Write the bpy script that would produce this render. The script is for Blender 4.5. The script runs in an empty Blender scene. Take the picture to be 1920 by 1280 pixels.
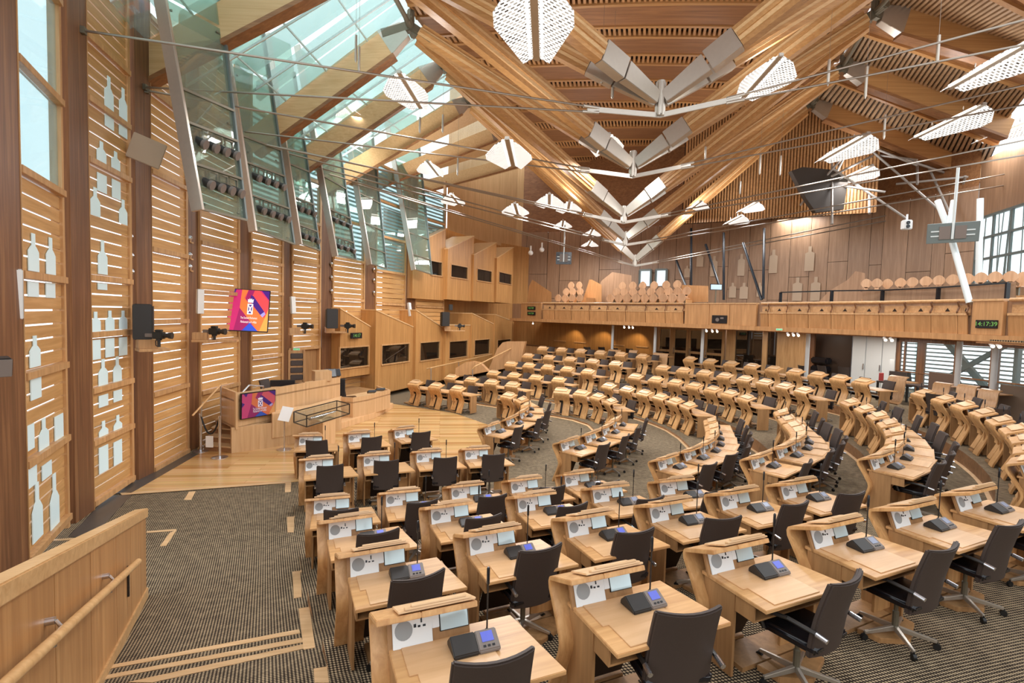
import bpy, bmesh, math, random
import numpy as np
from mathutils import Vector, Matrix
random.seed(7)
SC = bpy.context.scene
COL = SC.collection
R = math.radians

# ---------------------------------------------------------------- camera survey
# The chamber was surveyed from the photographer's standpoint: focal length, tilt and roll
# give a viewing ray per sighted point; at()/on_plane() turn a sighting into a place in metres.
FOC, PCX, PCY, EYE = 940.0, 960.0, 640.0, 4.0
TILT, ROLL = R(3.0), R(1.6)
fwd = Vector((0, math.cos(TILT), -math.sin(TILT)))
_r0 = Vector((1, 0, 0)); _u0 = _r0.cross(fwd)
rgt = _r0*math.cos(ROLL) + _u0*math.sin(ROLL)
upv = -_r0*math.sin(ROLL) + _u0*math.cos(ROLL)
CAM = Vector((0, 0, EYE))
def ray(x, y): return fwd + rgt*((x-PCX)/FOC) - upv*((y-PCY)/FOC)
def at(x, y, z):
    d = ray(x, y); return CAM + d*((z-EYE)/d.z)
def aty(x, y, Y):
    d = ray(x, y); return CAM + d*(Y/d.y)
def on_plane(x, y, A, B):
    d = ray(x, y); e = Vector((B[0]-A[0], B[1]-A[1]))
    n = Vector((-e.y, e.x)); t = (A[0]*n.x + A[1]*n.y)/(d.x*n.x + d.y*n.y)
    return CAM + d*t

# ---------------------------------------------------------------- mesh builder
class MB:
    def __init__(s): s.v = []; s.f = []
    def add(s, vs, fs):
        b = len(s.v); s.v += [tuple(p) for p in vs]; s.f += [tuple(i+b for i in f) for f in fs]; return s
    def poly(s, pts): return s.add(pts, [tuple(range(len(pts)))])
    def hexa(s, p):
        return s.add(p, [(3,2,1,0),(4,5,6,7),(0,1,5,4),(1,2,6,5),(2,3,7,6),(3,0,4,7)])
    def box(s, x0, x1, y0, y1, z0, z1):
        return s.hexa([(x0,y0,z0),(x1,y0,z0),(x1,y1,z0),(x0,y1,z0),(x0,y0,z1),(x1,y0,z1),(x1,y1,z1),(x0,y1,z1)])
    def prism(s, pts, d):
        """extrude a 3-D polygon along vector d"""
        n = len(pts); d = Vector(d); a = [Vector(p) for p in pts]; b = [p+d for p in a]
        fs = [tuple(range(n-1,-1,-1)), tuple(range(n,2*n))] + [(i,(i+1)%n,n+(i+1)%n,n+i) for i in range(n)]
        return s.add(a+b, fs)
    def beam(s, p, q, w, h, up=(0,0,1), w2=None, h2=None):
        p, q = Vector(p), Vector(q); d = (q-p).normalized(); u = Vector(up)
        x = d.cross(u)
        if x.length < 1e-4: x = d.cross(Vector((0,1,0)))
        x.normalize(); z = x.cross(d)
        w2 = w if w2 is None else w2; h2 = h if h2 is None else h2
        a = [p-x*w/2-z*h/2, p+x*w/2-z*h/2, p+x*w/2+z*h/2, p-x*w/2+z*h/2]
        b = [q-x*w2/2-z*h2/2, q+x*w2/2-z*h2/2, q+x*w2/2+z*h2/2, q-x*w2/2+z*h2/2]
        return s.hexa(a+b)
    def tube(s, p, q, r, n=8, r2=None):
        p, q = Vector(p), Vector(q); d = (q-p).normalized(); x = d.cross(Vector((0,0,1)))
        if x.length < 1e-4: x = Vector((1,0,0))
        x.normalize(); y = d.cross(x); r2 = r if r2 is None else r2
        a = [p+(x*math.cos(t)+y*math.sin(t))*r for t in [2*math.pi*i/n for i in range(n)]]
        b = [q+(x*math.cos(t)+y*math.sin(t))*r2 for t in [2*math.pi*i/n for i in range(n)]]
        return s.add(a+b, [tuple(range(n-1,-1,-1)), tuple(range(n,2*n))]+[(i,(i+1)%n,n+(i+1)%n,n+i) for i in range(n)])
    def path(s, pts, r, n=8):
        for i in range(len(pts)-1): s.tube(pts[i], pts[i+1], r, n)
        return s
    def ball(s, c, r, n=10, m=6, sz=1.0):
        c = Vector(c); vs = [c+Vector((0,0,-r*sz))]
        for j in range(1, m):
            t = math.pi*j/m
            for i in range(n):
                a = 2*math.pi*i/n; vs.append(c+Vector((r*math.sin(t)*math.cos(a), r*math.sin(t)*math.sin(a), -r*sz*math.cos(t))))
        vs.append(c+Vector((0,0,r*sz))); fs = []
        for i in range(n): fs.append((0, 1+(i+1)%n, 1+i))
        for j in range(m-2):
            for i in range(n):
                a = 1+j*n; fs.append((a+i, a+(i+1)%n, a+n+(i+1)%n, a+n+i))
        a = 1+(m-2)*n
        for i in range(n): fs.append((a+i, a+(i+1)%n, len(vs)-1))
        return s.add(vs, fs)
    def lathe(s, prof, n=16, c=(0,0,0)):
        c = Vector(c); k = len(prof)
        vs = [c+Vector((r*math.cos(2*math.pi*i/n), r*math.sin(2*math.pi*i/n), z)) for (r, z) in prof for i in range(n)]
        fs = [(j*n+i, j*n+(i+1)%n, (j+1)*n+(i+1)%n, (j+1)*n+i) for j in range(k-1) for i in range(n)]
        fs += [tuple(range(n-1,-1,-1)), tuple((k-1)*n+i for i in range(n))]
        return s.add(vs, fs)
    def ribbon(s, pts, t, x0, x1):
        """a bent board: (y,z) centre line, thickness t, from x0 to x1"""
        P = [Vector(p) for p in pts]; n = len(P); A = []; B = []
        for i in range(n):
            d = (P[min(i+1,n-1)]-P[max(i-1,0)]).normalized(); nn = Vector((-d.y, d.x))*t/2
            A.append(P[i]+nn); B.append(P[i]-nn)
        loop = A + B[::-1]; m = len(loop)
        vs = [(x0, p.x, p.y) for p in loop] + [(x1, p.x, p.y) for p in loop]
        fs = [(i,(i+1)%m,m+(i+1)%m,m+i) for i in range(m)]
        for k in (0, m):
            for i in range(n-1):
                q = (k+i, k+i+1, k+m-2-i, k+m-1-i); fs.append(q if k else q[::-1])
        return s.add(vs, fs)
    def shift(s, o):
        o = Vector(o); s.v = [tuple(Vector(p)-o) for p in s.v]; return s
    def mesh(s, name, mat, bevel=0, smooth=0.6, seg=2):
        me = bpy.data.meshes.new(name); me.from_pydata(s.v, [], s.f); me.update()
        bm = bmesh.new(); bm.from_mesh(me)
        bmesh.ops.recalc_face_normals(bm, faces=bm.faces)
        if bevel:
            es = [e for e in bm.edges if len(e.link_faces) == 2 and e.calc_face_angle(0) > 0.5]
            bmesh.ops.bevel(bm, geom=es, offset=bevel, segments=seg, affect='EDGES', clamp_overlap=True)
        bm.to_mesh(me); bm.free()
        if smooth:
            me.polygons.foreach_set('use_smooth', [True]*len(me.polygons))
            me.set_sharp_from_angle(angle=smooth)
        me.materials.append(mat); return me

def link(o, parent=None):
    COL.objects.link(o)
    if parent is not None: o.parent = parent
    return o
def tag(o, label=None, cat=None, group=None, kind=None):
    if label: o['label'] = label
    if cat: o['category'] = cat
    if group: o['group'] = group
    if kind: o['kind'] = kind
    return o
def thing(name, label, cat, loc=(0,0,0), rz=0, group=None):
    o = bpy.data.objects.new(name, None); o.empty_display_size = .1
    o.location = loc; o.rotation_euler = (0,0,rz); link(o); return tag(o, label, cat, group)
def part(name, mb, mat, par, label=None, bevel=0, smooth=0.6, seg=2, world=False):
    """mesh child; world=True when mb holds world coordinates and the parent is an unrotated Empty/mesh at a place"""
    if world: mb.shift(base_of(par))
    o = bpy.data.objects.new(name, mb.mesh(name, mat, bevel, smooth, seg)); link(o, par)
    if label: o['label'] = label
    return o
def base_of(o):
    b = Vector((0,0,0))
    while o is not None: b += Vector(o.location); o = o.parent
    return b
def solo(name, mb, mat, label=None, cat=None, group=None, kind=None, bevel=0, smooth=0.6, seg=2, base=None):
    """a thing (or piece of the setting) that is one mesh, built in world coordinates; origin at its base"""
    if base is None:
        a = np.array(mb.v); base = ((a[:,0].min()+a[:,0].max())/2, (a[:,1].min()+a[:,1].max())/2, a[:,2].min())
    mb.shift(base); o = bpy.data.objects.new(name, mb.mesh(name, mat, bevel, smooth, seg)); o.location = base
    link(o); return tag(o, label, cat, group, kind)
def copy_tree(o, par=None):
    c = o.copy(); COL.objects.link(c)
    if par is not None: c.parent = par
    for ch in o.children: copy_tree(ch, c)
    return c
ORD = ['first','second','third','fourth','fifth','sixth','seventh','eighth','ninth','tenth','eleventh','twelfth','thirteenth','fourteenth']

# ---------------------------------------------------------------- materials
def lin(h):
    h = h.lstrip('#'); c = [int(h[i:i+2],16)/255 for i in (0,2,4)]
    return tuple((x/12.92 if x <= .04045 else ((x+.055)/1.055)**2.4) for x in c) + (1,)
def newmat(name):
    m = bpy.data.materials.new(name); m.use_nodes = True; nt = m.node_tree
    return m, nt, nt.nodes['Principled BSDF']
def flat(name, col, rough=.5, metal=0, emit=None, es=0, noise=0, spec=None, scale=6):
    m, nt, b = newmat(name)
    b.inputs['Base Color'].default_value = lin(col); b.inputs['Roughness'].default_value = rough; b.inputs['Metallic'].default_value = metal
    if spec is not None: b.inputs['Specular IOR Level'].default_value = spec
    if emit: b.inputs['Emission Color'].default_value = lin(emit); b.inputs['Emission Strength'].default_value = es
    if noise:
        tc = nt.nodes.new('ShaderNodeTexCoord'); n = nt.nodes.new('ShaderNodeTexNoise'); n.inputs['Scale'].default_value = scale; n.inputs['Detail'].default_value = 4
        mx = nt.nodes.new('ShaderNodeMix'); mx.data_type = 'RGBA'; c = lin(col)
        mx.inputs[6].default_value = tuple(x*(1-noise) for x in c[:3])+(1,); mx.inputs[7].default_value = tuple(min(1,x*(1+noise)) for x in c[:3])+(1,)
        nt.links.new(tc.outputs['Object'], n.inputs['Vector']); nt.links.new(n.outputs['Fac'], mx.inputs[0]); nt.links.new(mx.outputs[2], b.inputs['Base Color'])
    return m
def wood(name, c1, c2, axis='z', rough=.38, fine=14, along=.9, c3=None, planks=0, plank_axis=0, spec=.5):
    """grain stretched along one axis; a little variation from object to object; optional board joints"""
    m, nt, b = newmat(name); N = nt.nodes.new; L = nt.links.new
    tc = N('ShaderNodeTexCoord'); mp = N('ShaderNodeMapping'); oi = N('ShaderNodeObjectInfo')
    sc = [fine]*3; sc['xyz'.index(axis)] = along; mp.inputs['Scale'].default_value = sc
    va = N('ShaderNodeVectorMath'); va.operation = 'MULTIPLY_ADD'
    L(oi.outputs['Random'], va.inputs[0]); va.inputs[1].default_value = (7,5,3); L(tc.outputs['Object'], va.inputs[2])
    L(va.outputs[0], mp.inputs['Vector'])
    n = N('ShaderNodeTexNoise'); n.inputs['Scale'].default_value = 1; n.inputs['Detail'].default_value = 6; n.inputs['Roughness'].default_value = .62; n.inputs['Distortion'].default_value = .6
    L(mp.outputs['Vector'], n.inputs['Vector'])
    cr = N('ShaderNodeValToRGB'); e = cr.color_ramp.elements
    e[0].position = .30; e[0].color = lin(c2); e[1].position = .68; e[1].color = lin(c1)
    if c3: x = e.new(.5); x.color = lin(c3)
    L(n.outputs['Fac'], cr.inputs['Fac'])
    hs = N('ShaderNodeHueSaturation'); mr = N('ShaderNodeMapRange'); mr.inputs[3].default_value = .9; mr.inputs[4].default_value = 1.08
    L(oi.outputs['Random'], mr.inputs[0]); hs.inputs['Saturation'].default_value = .94; L(mr.outputs[0], hs.inputs['Value']); L(cr.outputs['Color'], hs.inputs['Color'])
    out = hs.outputs['Color']
    if planks:
        sp = N('ShaderNodeSeparateXYZ'); L(tc.outputs['Object'], sp.inputs[0])
        d = N('ShaderNodeMath'); d.operation = 'DIVIDE'; L(sp.outputs[plank_axis], d.inputs[0]); d.inputs[1].default_value = planks
        fl = N('ShaderNodeMath'); fl.operation = 'FLOOR'; L(d.outputs[0], fl.inputs[0])
        wn = N('ShaderNodeTexWhiteNoise'); wn.noise_dimensions = '1D'; L(fl.outputs[0], wn.inputs['W'])
        m2 = N('ShaderNodeMapRange'); m2.inputs[3].default_value = .84; m2.inputs[4].default_value = 1.1; L(wn.outputs['Value'], m2.inputs[0])
        h2 = N('ShaderNodeHueSaturation'); L(m2.outputs[0], h2.inputs['Value']); L(out, h2.inputs['Color']); out = h2.outputs['Color']
    L(out, b.inputs['Base Color']); b.inputs['Roughness'].default_value = rough; b.inputs['Specular IOR Level'].default_value = spec
    return m
def glass(name, tint, alpha=.25, rough=.02, refl=.12):
    m, nt, b = newmat(name); N = nt.nodes.new; L = nt.links.new
    tr = N('ShaderNodeBsdfTransparent'); tr.inputs[0].default_value = lin(tint)
    gl = N('ShaderNodeBsdfGlossy'); gl.inputs['Roughness'].default_value = rough
    d1 = N('ShaderNodeBsdfDiffuse'); d1.inputs[0].default_value = lin(tint); d2 = N('ShaderNodeBsdfTranslucent'); d2.inputs[0].default_value = lin(tint)
    df = N('ShaderNodeMixShader'); df.inputs[0].default_value = .6; L(d1.outputs[0], df.inputs[1]); L(d2.outputs[0], df.inputs[2])
    lw = N('ShaderNodeLayerWeight'); lw.inputs[0].default_value = .35
    mr = N('ShaderNodeMapRange'); mr.inputs[3].default_value = refl*.5; mr.inputs[4].default_value = min(1, refl*3); L(lw.outputs['Fresnel'], mr.inputs[0])
    m1 = N('ShaderNodeMixShader'); m1.inputs[0].default_value = alpha; L(tr.outputs[0], m1.inputs[1]); L(df.outputs[0], m1.inputs[2])
    m2 = N('ShaderNodeMixShader'); L(mr.outputs[0], m2.inputs[0]); L(m1.outputs[0], m2.inputs[1]); L(gl.outputs[0], m2.inputs[2])
    L(m2.outputs[0], nt.nodes['Material Output'].inputs[0]); return m
M = {}
M['desk']   = wood('desk_oak', '#DEAB6E', '#B98248', 'z', .36, 13, 1.1, '#CD9859')
M['desky']  = wood('desk_oak_top', '#D9A76B', '#BA854D', 'x', .32, 16, 1.0, '#CB985D')
M['lid']    = wood('desk_lid_oak', '#EAC596', '#CDA271', 'x', .36, 22, 1.2, '#DDB483')
M['blot']   = wood('blotter_ash', '#DDB180', '#C99A67', 'x', .34, 9, .8)
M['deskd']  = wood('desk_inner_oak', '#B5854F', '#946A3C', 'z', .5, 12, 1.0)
M['post']   = wood('post_glulam', '#8E6036', '#603D20', 'z', .42, 16, .5, '#754A2A')
M['trim']   = wood('trim_oak', '#D3A268', '#B07F49', 'z', .4, 14, .8)
M['slat']   = wood('slat_oak', '#DBA866', '#BC8747', 'x', .4, 12, .8, '#CC9855')
M['booth']  = wood('booth_oak', '#CE9650', '#B07A3A', 'z', .4, 10, .5, '#BF8845')
M['gal']    = wood('gallery_oak', '#D09A60', '#B27F49', 'z', .4, 9, .6, '#C28C53')
M['galx']   = wood('gallery_rail_oak', '#DCAE78', '#BF8E58', 'x', .4, 10, .6)
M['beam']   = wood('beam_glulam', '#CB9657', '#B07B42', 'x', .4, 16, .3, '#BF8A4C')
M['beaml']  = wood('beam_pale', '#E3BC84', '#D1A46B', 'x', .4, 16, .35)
M['ceil']   = wood('ceiling_ply', '#A87443', '#80542E', 'x', .42, 9, .4, '#946338')
M['ceilr']  = wood('right_ceiling_slat', '#C3A07A', '#A5825E', 'y', .42, 9, .6)
M['ceils']  = wood('ceiling_slat', '#C9935A', '#A7753F', 'y', .42, 9, .6)
M['wallb']  = wood('back_wall_veneer', '#B18A68', '#957051', 'z', .42, 8, .5, '#A37D5C')
M['rail']   = wood('balustrade_oak', '#CB9556', '#A36D36', 'z', .36, 9, .5, '#B78146', planks=.13, plank_axis=1)
M['railx']  = wood('handrail_oak', '#DDB074', '#BF8D51', 'y', .34, 14, .7)
M['dais']   = wood('dais_oak', '#DDB483', '#C69964', 'z', .36, 10, .5)
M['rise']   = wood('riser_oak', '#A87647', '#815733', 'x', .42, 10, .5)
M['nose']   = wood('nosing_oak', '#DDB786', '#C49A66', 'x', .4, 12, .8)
M['brown']  = flat('void_shade_brown', '#2A1C12', .7)  # dark colour standing in for shade inside slits and slat gaps
M['leather']= flat('chair_back_leather', '#40342E', .62, noise=.12, scale=60)
M['black']  = flat('black_leather', '#17161A', .22, noise=.2, scale=9)
M['plast']  = flat('black_plastic', '#2B2724', .42, noise=.06, scale=20)
M['grey']   = flat('grey_plastic', '#7B7069', .42)
M['rubber'] = flat('castor_rubber', '#141414', .5)
M['chrome'] = flat('chrome', '#D6D6DA', .2, .95)
M['steel']  = flat('brushed_steel', '#C4BBAF', .32, .75, noise=.06, scale=12)
M['rod']    = flat('rod_steel', '#A3988C', .3, .85)
M['steelg'] = flat('cast_steel_grey', '#77705F', .5, .5)
M['white']  = flat('white_paint', '#E9E8E4', .45)
M['offw']   = flat('outlet_white', '#EDF3F5', .3)
M['grille'] = flat('speaker_grille', '#9AA0A3', .6)
M['scrb']   = flat('lcd_blue', '#5660B4', .3, emit='#6670D8', es=.32)
M['scrw']   = flat('lcd_white', '#CFCBD0', .3, emit='#E6DAD2', es=.5)
M['green']  = flat('led_green', '#5E8F45', .4, emit='#7DBF58', es=.45)
M['exit']   = flat('exit_green', '#2C9A55', .5, emit='#7FD29A', es=.8)
M['slate']  = flat('slate_strip', '#4A4540', .35, noise=.12, scale=3)
M['paper']  = flat('white_paper', '#F1F1EF', .6)
M['red']    = flat('folder_red', '#B4423E', .5)
M['boxg']   = flat('speaker_box_black', '#26241F', .6, noise=.1, scale=30)
M['frost']  = flat('frosted_blue_glass_glow', '#D6ECEF', .3, emit='#D6EEF2', es=.14)  # faint glow put in for daylight from behind, which the slats block
M['gfin']   = glass('fin_glass', '#D3E4DA', .26, .03, .08)
M['gclear'] = glass('clear_glass', '#F6FBFB', .03, .01, .05)
M['gwin']   = glass('window_glass', '#E4F4F6', .10, .02, .10)
M['gdark']  = glass('booth_glass', '#57493C', .35, .02, .16)
M['groof']  = glass('roof_glass', '#F0FAFA', .07, .03, .03)
M['louv']   = flat('louvre_aluminium', '#DDE6E6', .4, .2)
M['bluest'] = flat('blue_grey_steel', '#737D7B', .5, .3)
M['warm']   = flat('spot_lamp_glow', '#FFFFFF', .5, emit='#FFE6C4', es=6)
M['tubel']  = flat('fluorescent_tube', '#FFFFFF', .5, emit='#FFF1DC', es=3.0)
M['scrd']   = flat('screen_dark', '#1A1D22', .25)
def lampmat():
    m, nt, b = newmat('perforated_lamp_plate'); N = nt.nodes.new; L = nt.links.new
    tc = N('ShaderNodeTexCoord'); br = N('ShaderNodeTexBrick'); br.offset = .5
    br.inputs['Scale'].default_value = 1; br.inputs['Brick Width'].default_value = .075; br.inputs['Row Height'].default_value = .06; br.inputs['Mortar Size'].default_value = .016
    br.inputs['Color1'].default_value = (.012,.01,.008,1); br.inputs['Color2'].default_value = (.5,.47,.42,1); br.inputs['Mortar'].default_value = (1,.98,.94,1)
    L(tc.outputs['Object'], br.inputs['Vector']); dk = N('ShaderNodeMix'); dk.data_type = 'RGBA'; dk.blend_type = 'MULTIPLY'; dk.inputs[0].default_value = 1; dk.inputs[7].default_value = (.45,.45,.45,1); L(br.outputs['Color'], dk.inputs[6]); L(dk.outputs[2], b.inputs['Base Color']); L(br.outputs['Color'], b.inputs['Emission Color'])
    b.inputs['Emission Strength'].default_value = 1.15; b.inputs['Roughness'].default_value = .4; return m
M['lamp'] = lampmat()
def carpetmat():
    m, nt, b = newmat('woven_carpet'); N = nt.nodes.new; L = nt.links.new
    tc = N('ShaderNodeTexCoord'); mp = N('ShaderNodeMapping'); mp.inputs['Rotation'].default_value = (0,0,R(24)); L(tc.outputs['Object'], mp.inputs['Vector'])
    nz = N('ShaderNodeTexNoise'); nz.inputs['Scale'].default_value = 9; nz.inputs['Detail'].default_value = 2; L(tc.outputs['Object'], nz.inputs['Vector'])
    sp = N('ShaderNodeSeparateXYZ'); L(mp.outputs['Vector'], sp.inputs[0])
    def osc(i, per, ph=0):
        a = N('ShaderNodeMath'); a.operation = 'MULTIPLY_ADD'; L(sp.outputs[i], a.inputs[0]); a.inputs[1].default_value = 2*math.pi/per; a.inputs[2].default_value = ph
        c = N('ShaderNodeMath'); c.operation = 'SINE'; L(a.outputs[0], c.inputs[0]); return c
    u, v = osc(0, .048), osc(1, .040)
    p = N('ShaderNodeMath'); p.operation = 'MULTIPLY'; L(u.outputs[0], p.inputs[0]); L(v.outputs[0], p.inputs[1])
    q = N('ShaderNodeMath'); q.operation = 'MULTIPLY_ADD'; L(nz.outputs['Fac'], q.inputs[0]); q.inputs[1].default_value = .8; L(p.outputs[0], q.inputs[2])
    cr = N('ShaderNodeValToRGB'); e = cr.color_ramp.elements
    e[0].position = .36; e[0].color = lin('#2E2822'); e[1].position = .74; e[1].color = lin('#B5A080'); x = e.new(.54); x.color = lin('#54463A')
    mr = N('ShaderNodeMapRange'); mr.inputs[1].default_value = -.6; mr.inputs[2].default_value = 1.4; L(q.outputs[0], mr.inputs[0]); L(mr.outputs[0], cr.inputs['Fac'])
    L(cr.outputs['Color'], b.inputs['Base Color']); b.inputs['Roughness'].default_value = .95; b.inputs['Specular IOR Level'].default_value = .1; return m
M['carpet'] = carpetmat()
def parquet():
    m, nt, b = newmat('oak_strip_floor'); N = nt.nodes.new; L = nt.links.new
    tc = N('ShaderNodeTexCoord'); mp = N('ShaderNodeMapping'); mp.inputs['Rotation'].default_value = (0,0,R(-8)); L(tc.outputs['Object'], mp.inputs['Vector'])
    br = N('ShaderNodeTexBrick'); br.offset = .37; br.inputs['Scale'].default_value = 1; br.inputs['Brick Width'].default_value = 2.2; br.inputs['Row Height'].default_value = .16; br.inputs['Mortar Size'].default_value = .003
    br.inputs['Color1'].default_value = lin('#E7BD83'); br.inputs['Color2'].default_value = lin('#BE8B50'); br.inputs['Mortar'].default_value = lin('#8E6237'); L(mp.outputs['Vector'], br.inputs['Vector'])
    n = N('ShaderNodeTexNoise'); mp2 = N('ShaderNodeMapping'); mp2.inputs['Scale'].default_value = (.8,14,1); L(mp.outputs['Vector'], mp2.inputs['Vector']); L(mp2.outputs['Vector'], n.inputs['Vector']); n.inputs['Scale'].default_value = 1
    mx = N('ShaderNodeMix'); mx.data_type = 'RGBA'; mx.blend_type = 'MULTIPLY'; mx.inputs[0].default_value = .35; L(br.outputs['Color'], mx.inputs[6]); L(n.outputs['Color'], mx.inputs[7])
    hs = N('ShaderNodeHueSaturation'); hs.inputs['Value'].default_value = .98; L(mx.outputs[2], hs.inputs['Color'])
    L(hs.outputs['Color'], b.inputs['Base Color']); b.inputs['Roughness'].default_value = .22; return m
M['parq'] = parquet()
# ================================================================ furniture prototypes
TOP = [(-.30,1.012),(-.20,.974),(-.10,.936),(-.005,.900),(.018,.886),(.026,.860),(.018,.815)]
UP  = [(.018,.815),(-.03,.74),(-.085,.655),(-.115,.60)]
LEG = [(-.115,.60),(-.155,.53),(-.168,.47),(-.158,.41),(-.12,.31),(-.07,.19),(-.02,.07),(.0,0.0)]
def make_desk(hand=1):
    def hd(mb):
        mb.v = [(hand*p[0],)+tuple(p[1:]) for p in mb.v]; return mb
    r = thing('chamber_desk', 'tmp', 'desk')
    part('leg_board', MB().ribbon(TOP+UP[1:]+LEG[1:], .036, -.325, -.045), M['desk'], r, bevel=.005)
    part('front_board', MB().ribbon(TOP+UP[1:], .036, -.045, .325), M['desk'], r, bevel=.003)
    part('upper_flap', MB().ribbon([(-.115,.60),(-.155,.53),(-.166,.48),(-.162,.43)], .036, .11, .325), M['desk'], r, bevel=.006)
    lp = [(-.196,.48),(-.175,.42),(-.13,.31),(-.075,.18),(-.035,.09)]
    part('kick_panel', MB().ribbon([(y-.012,z) for y,z in lp], .028, .06, .30), M['desk'], r, bevel=.004)
    part('slit_shade', MB().ribbon([(y-.062,z) for y,z in LEG[:-1]], .012, -.06, .30), M['brown'], r, smooth=0)  # added dark sheet that paints the shade in the front slit
    part('foot_bar', MB().box(.02,.31,-.11,-.01,.0,.05), M['deskd'], r, bevel=.006)
    lid = MB(); d = Vector((-.095,.037)).normalized(); n = Vector((.037,.095)).normalized()
    for i,(x0,x1,a,b) in enumerate(((-.19,.318,.085,.318),(-.15,.285,.285,.328),(-.11,.25,.297,.332))):
        o = Vector((0.0,.905)); lo, hi = .019+.015*i, .033+.015*i
        p = [o+d*a+n*lo, o+d*b+n*lo, o+d*b+n*hi, o+d*a+n*hi]
        lid.prism([(x0,q.x,q.y) for q in p], (x1-x0,0,0))
    part('lid', lid, M['lid'], r, bevel=.003)
    # inclined service panel on the member's side
    tilt = Matrix.Translation((0,-.105,.925)) @ Matrix.Rotation(R(68),4,'X')
    def tl(mb): mb.v = [tuple(tilt @ Vector(p)) for p in mb.v]; return mb
    op = part('outlet_panel', tl(MB().box(-.20,.06,-.20,-.0,0,.014).box(.06,.11,-.12,-.0,0,.014)), M['offw'], r, bevel=.003)
    part('speaker_grille', tl(MB().lathe([(.058,.013),(.058,.017),(.052,.018)],20,(-.128,-.098,0))), M['grille'], op)
    part('power_socket', tl(MB().box(-.015,-.005,-.07,-.035,.014,.017).box(-.035,-.018,-.095,-.083,.014,.017).box(-.002,.017,-.095,-.083,.014,.017).box(-.062,-.046,-.092,-.072,.014,.018)), M['scrd'], op)
    gp = part('display_panel', tl(MB().box(.112,.315,-.15,-.0,0,.01)), M['boxg'], r, bevel=.002)
    part('display_glass', tl(MB().box(.118,.308,-.144,-.008,.0105,.014)), M['gpan'], gp)
    part('back_board', tl(MB().box(-.23,.32,-.215,.0,-.022,-.002)), M['deskd'], r)
    part('desktop', hd(MB().prism([(-.225,-.09,.715),(.655,-.09,.715),(.76,-.74,.715),(-.225,-.74,.715)], (0,0,.03))), M['desky'], r, bevel=.004)
    part('blotter', hd(MB().prism([(-.15,-.19,.7455),(-.15,-.46,.7455),(-.10,-.46,.7455),(-.10,-.71,.7455),(.42,-.71,.7455),(.40,-.19,.7455)], (0,0,.007))), M['blot'], r, bevel=.002)
    sh = part('under_shelf', hd(MB().box(-.19,.60,-.62,-.12,.575,.59).box(-.205,-.19,-.62,-.12,.575,.715).box(.60,.615,-.62,-.12,.575,.715)), M['deskd'], r)
    part('shelf_lock', MB().lathe([(.012,0),(.012,.012)],10,(-.05,-.3,.592)), M['chrome'], sh)
    part('side_panel', hd(MB().box(-.215,-.19,-.44,-.115,.02,.715)), M['deskd'], r)
    part('support_post', hd(MB().box(.665,.70,-.50,-.12,.04,.715)), M['deskd'], r, bevel=.003)
    cp = part('support_panel', hd(MB().box(.40,.665,-.40,-.375,.10,.575)), M['desk'], r, bevel=.004)
    part('finger_hole', hd(MB().tube((.47,-.405,.50),(.47,-.399,.50),.013,12)), M['scrd'], cp)
    part('floor_plinth', hd(MB()).prism([(.08,-.44,0),(.72,-.42,0),(.70,-.60,0),(.36,-.74,0),(.12,-.62,0)], (0,0,.05)), M['deskd'], r, bevel=.005)
    part('floor_plinth', MB().prism([(-.06,-.13,0),(.68,-.13,0),(.70,-.40,0),(-.06,-.42,0)], (0,0,.04)), M['deskd'], r)
    return r
M['gpan'] = flat('display_glass', '#D2E6EA', .08, .15)
def make_console(lit=True):
    r = thing('microphone_console', 'tmp', 'microphone')
    S = [(-.09,0),(.085,0),(.085,.03),(.03,.085),(-.085,.022)]
    part('speaker_housing', MB().prism([(-.155,y,z) for y,z in S], (.165,0,0)), M['plast'], r, bevel=.006)
    dh = part('display_housing', MB().prism([(.012,y,z) for y,z in S], (.145,0,0)), M['grey'], r, bevel=.006)
    a = math.atan2(.063,.115); c, s = math.cos(a), math.sin(a)
    def on(x0,x1,t0,t1,h): # a chip lying on the slope
        P = []
        for x,t in ((x0,t0),(x1,t0),(x1,t1),(x0,t1)): P.append((x, -.085+t*c - s*.0008, .022+t*s + c*.0008))
        return MB().prism(P, (0,-s*h,c*h))
    part('screen', on(.045,.125,.05,.115,.003), M['scrb'] if lit else M['scro'], dh)
    kb = MB()
    for k in range(3):
        o = on(.045+.03*k,.062+.03*k,.018,.03,.004); kb.add(o.v,o.f)
    part('button', kb, M['scrd'], dh)
    mic = part('gooseneck', MB().lathe([(.016,.03),(.016,.05),(.006,.06),(.006,.36)],8,(.115,.07,0)), M['plast'], r)
    part('microphone_head', MB().lathe([(.008,.36),(.0115,.37),(.0115,.47),(.006,.48)],8,(.115,.07,0)), M['scrd'], mic)
    return r
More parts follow.
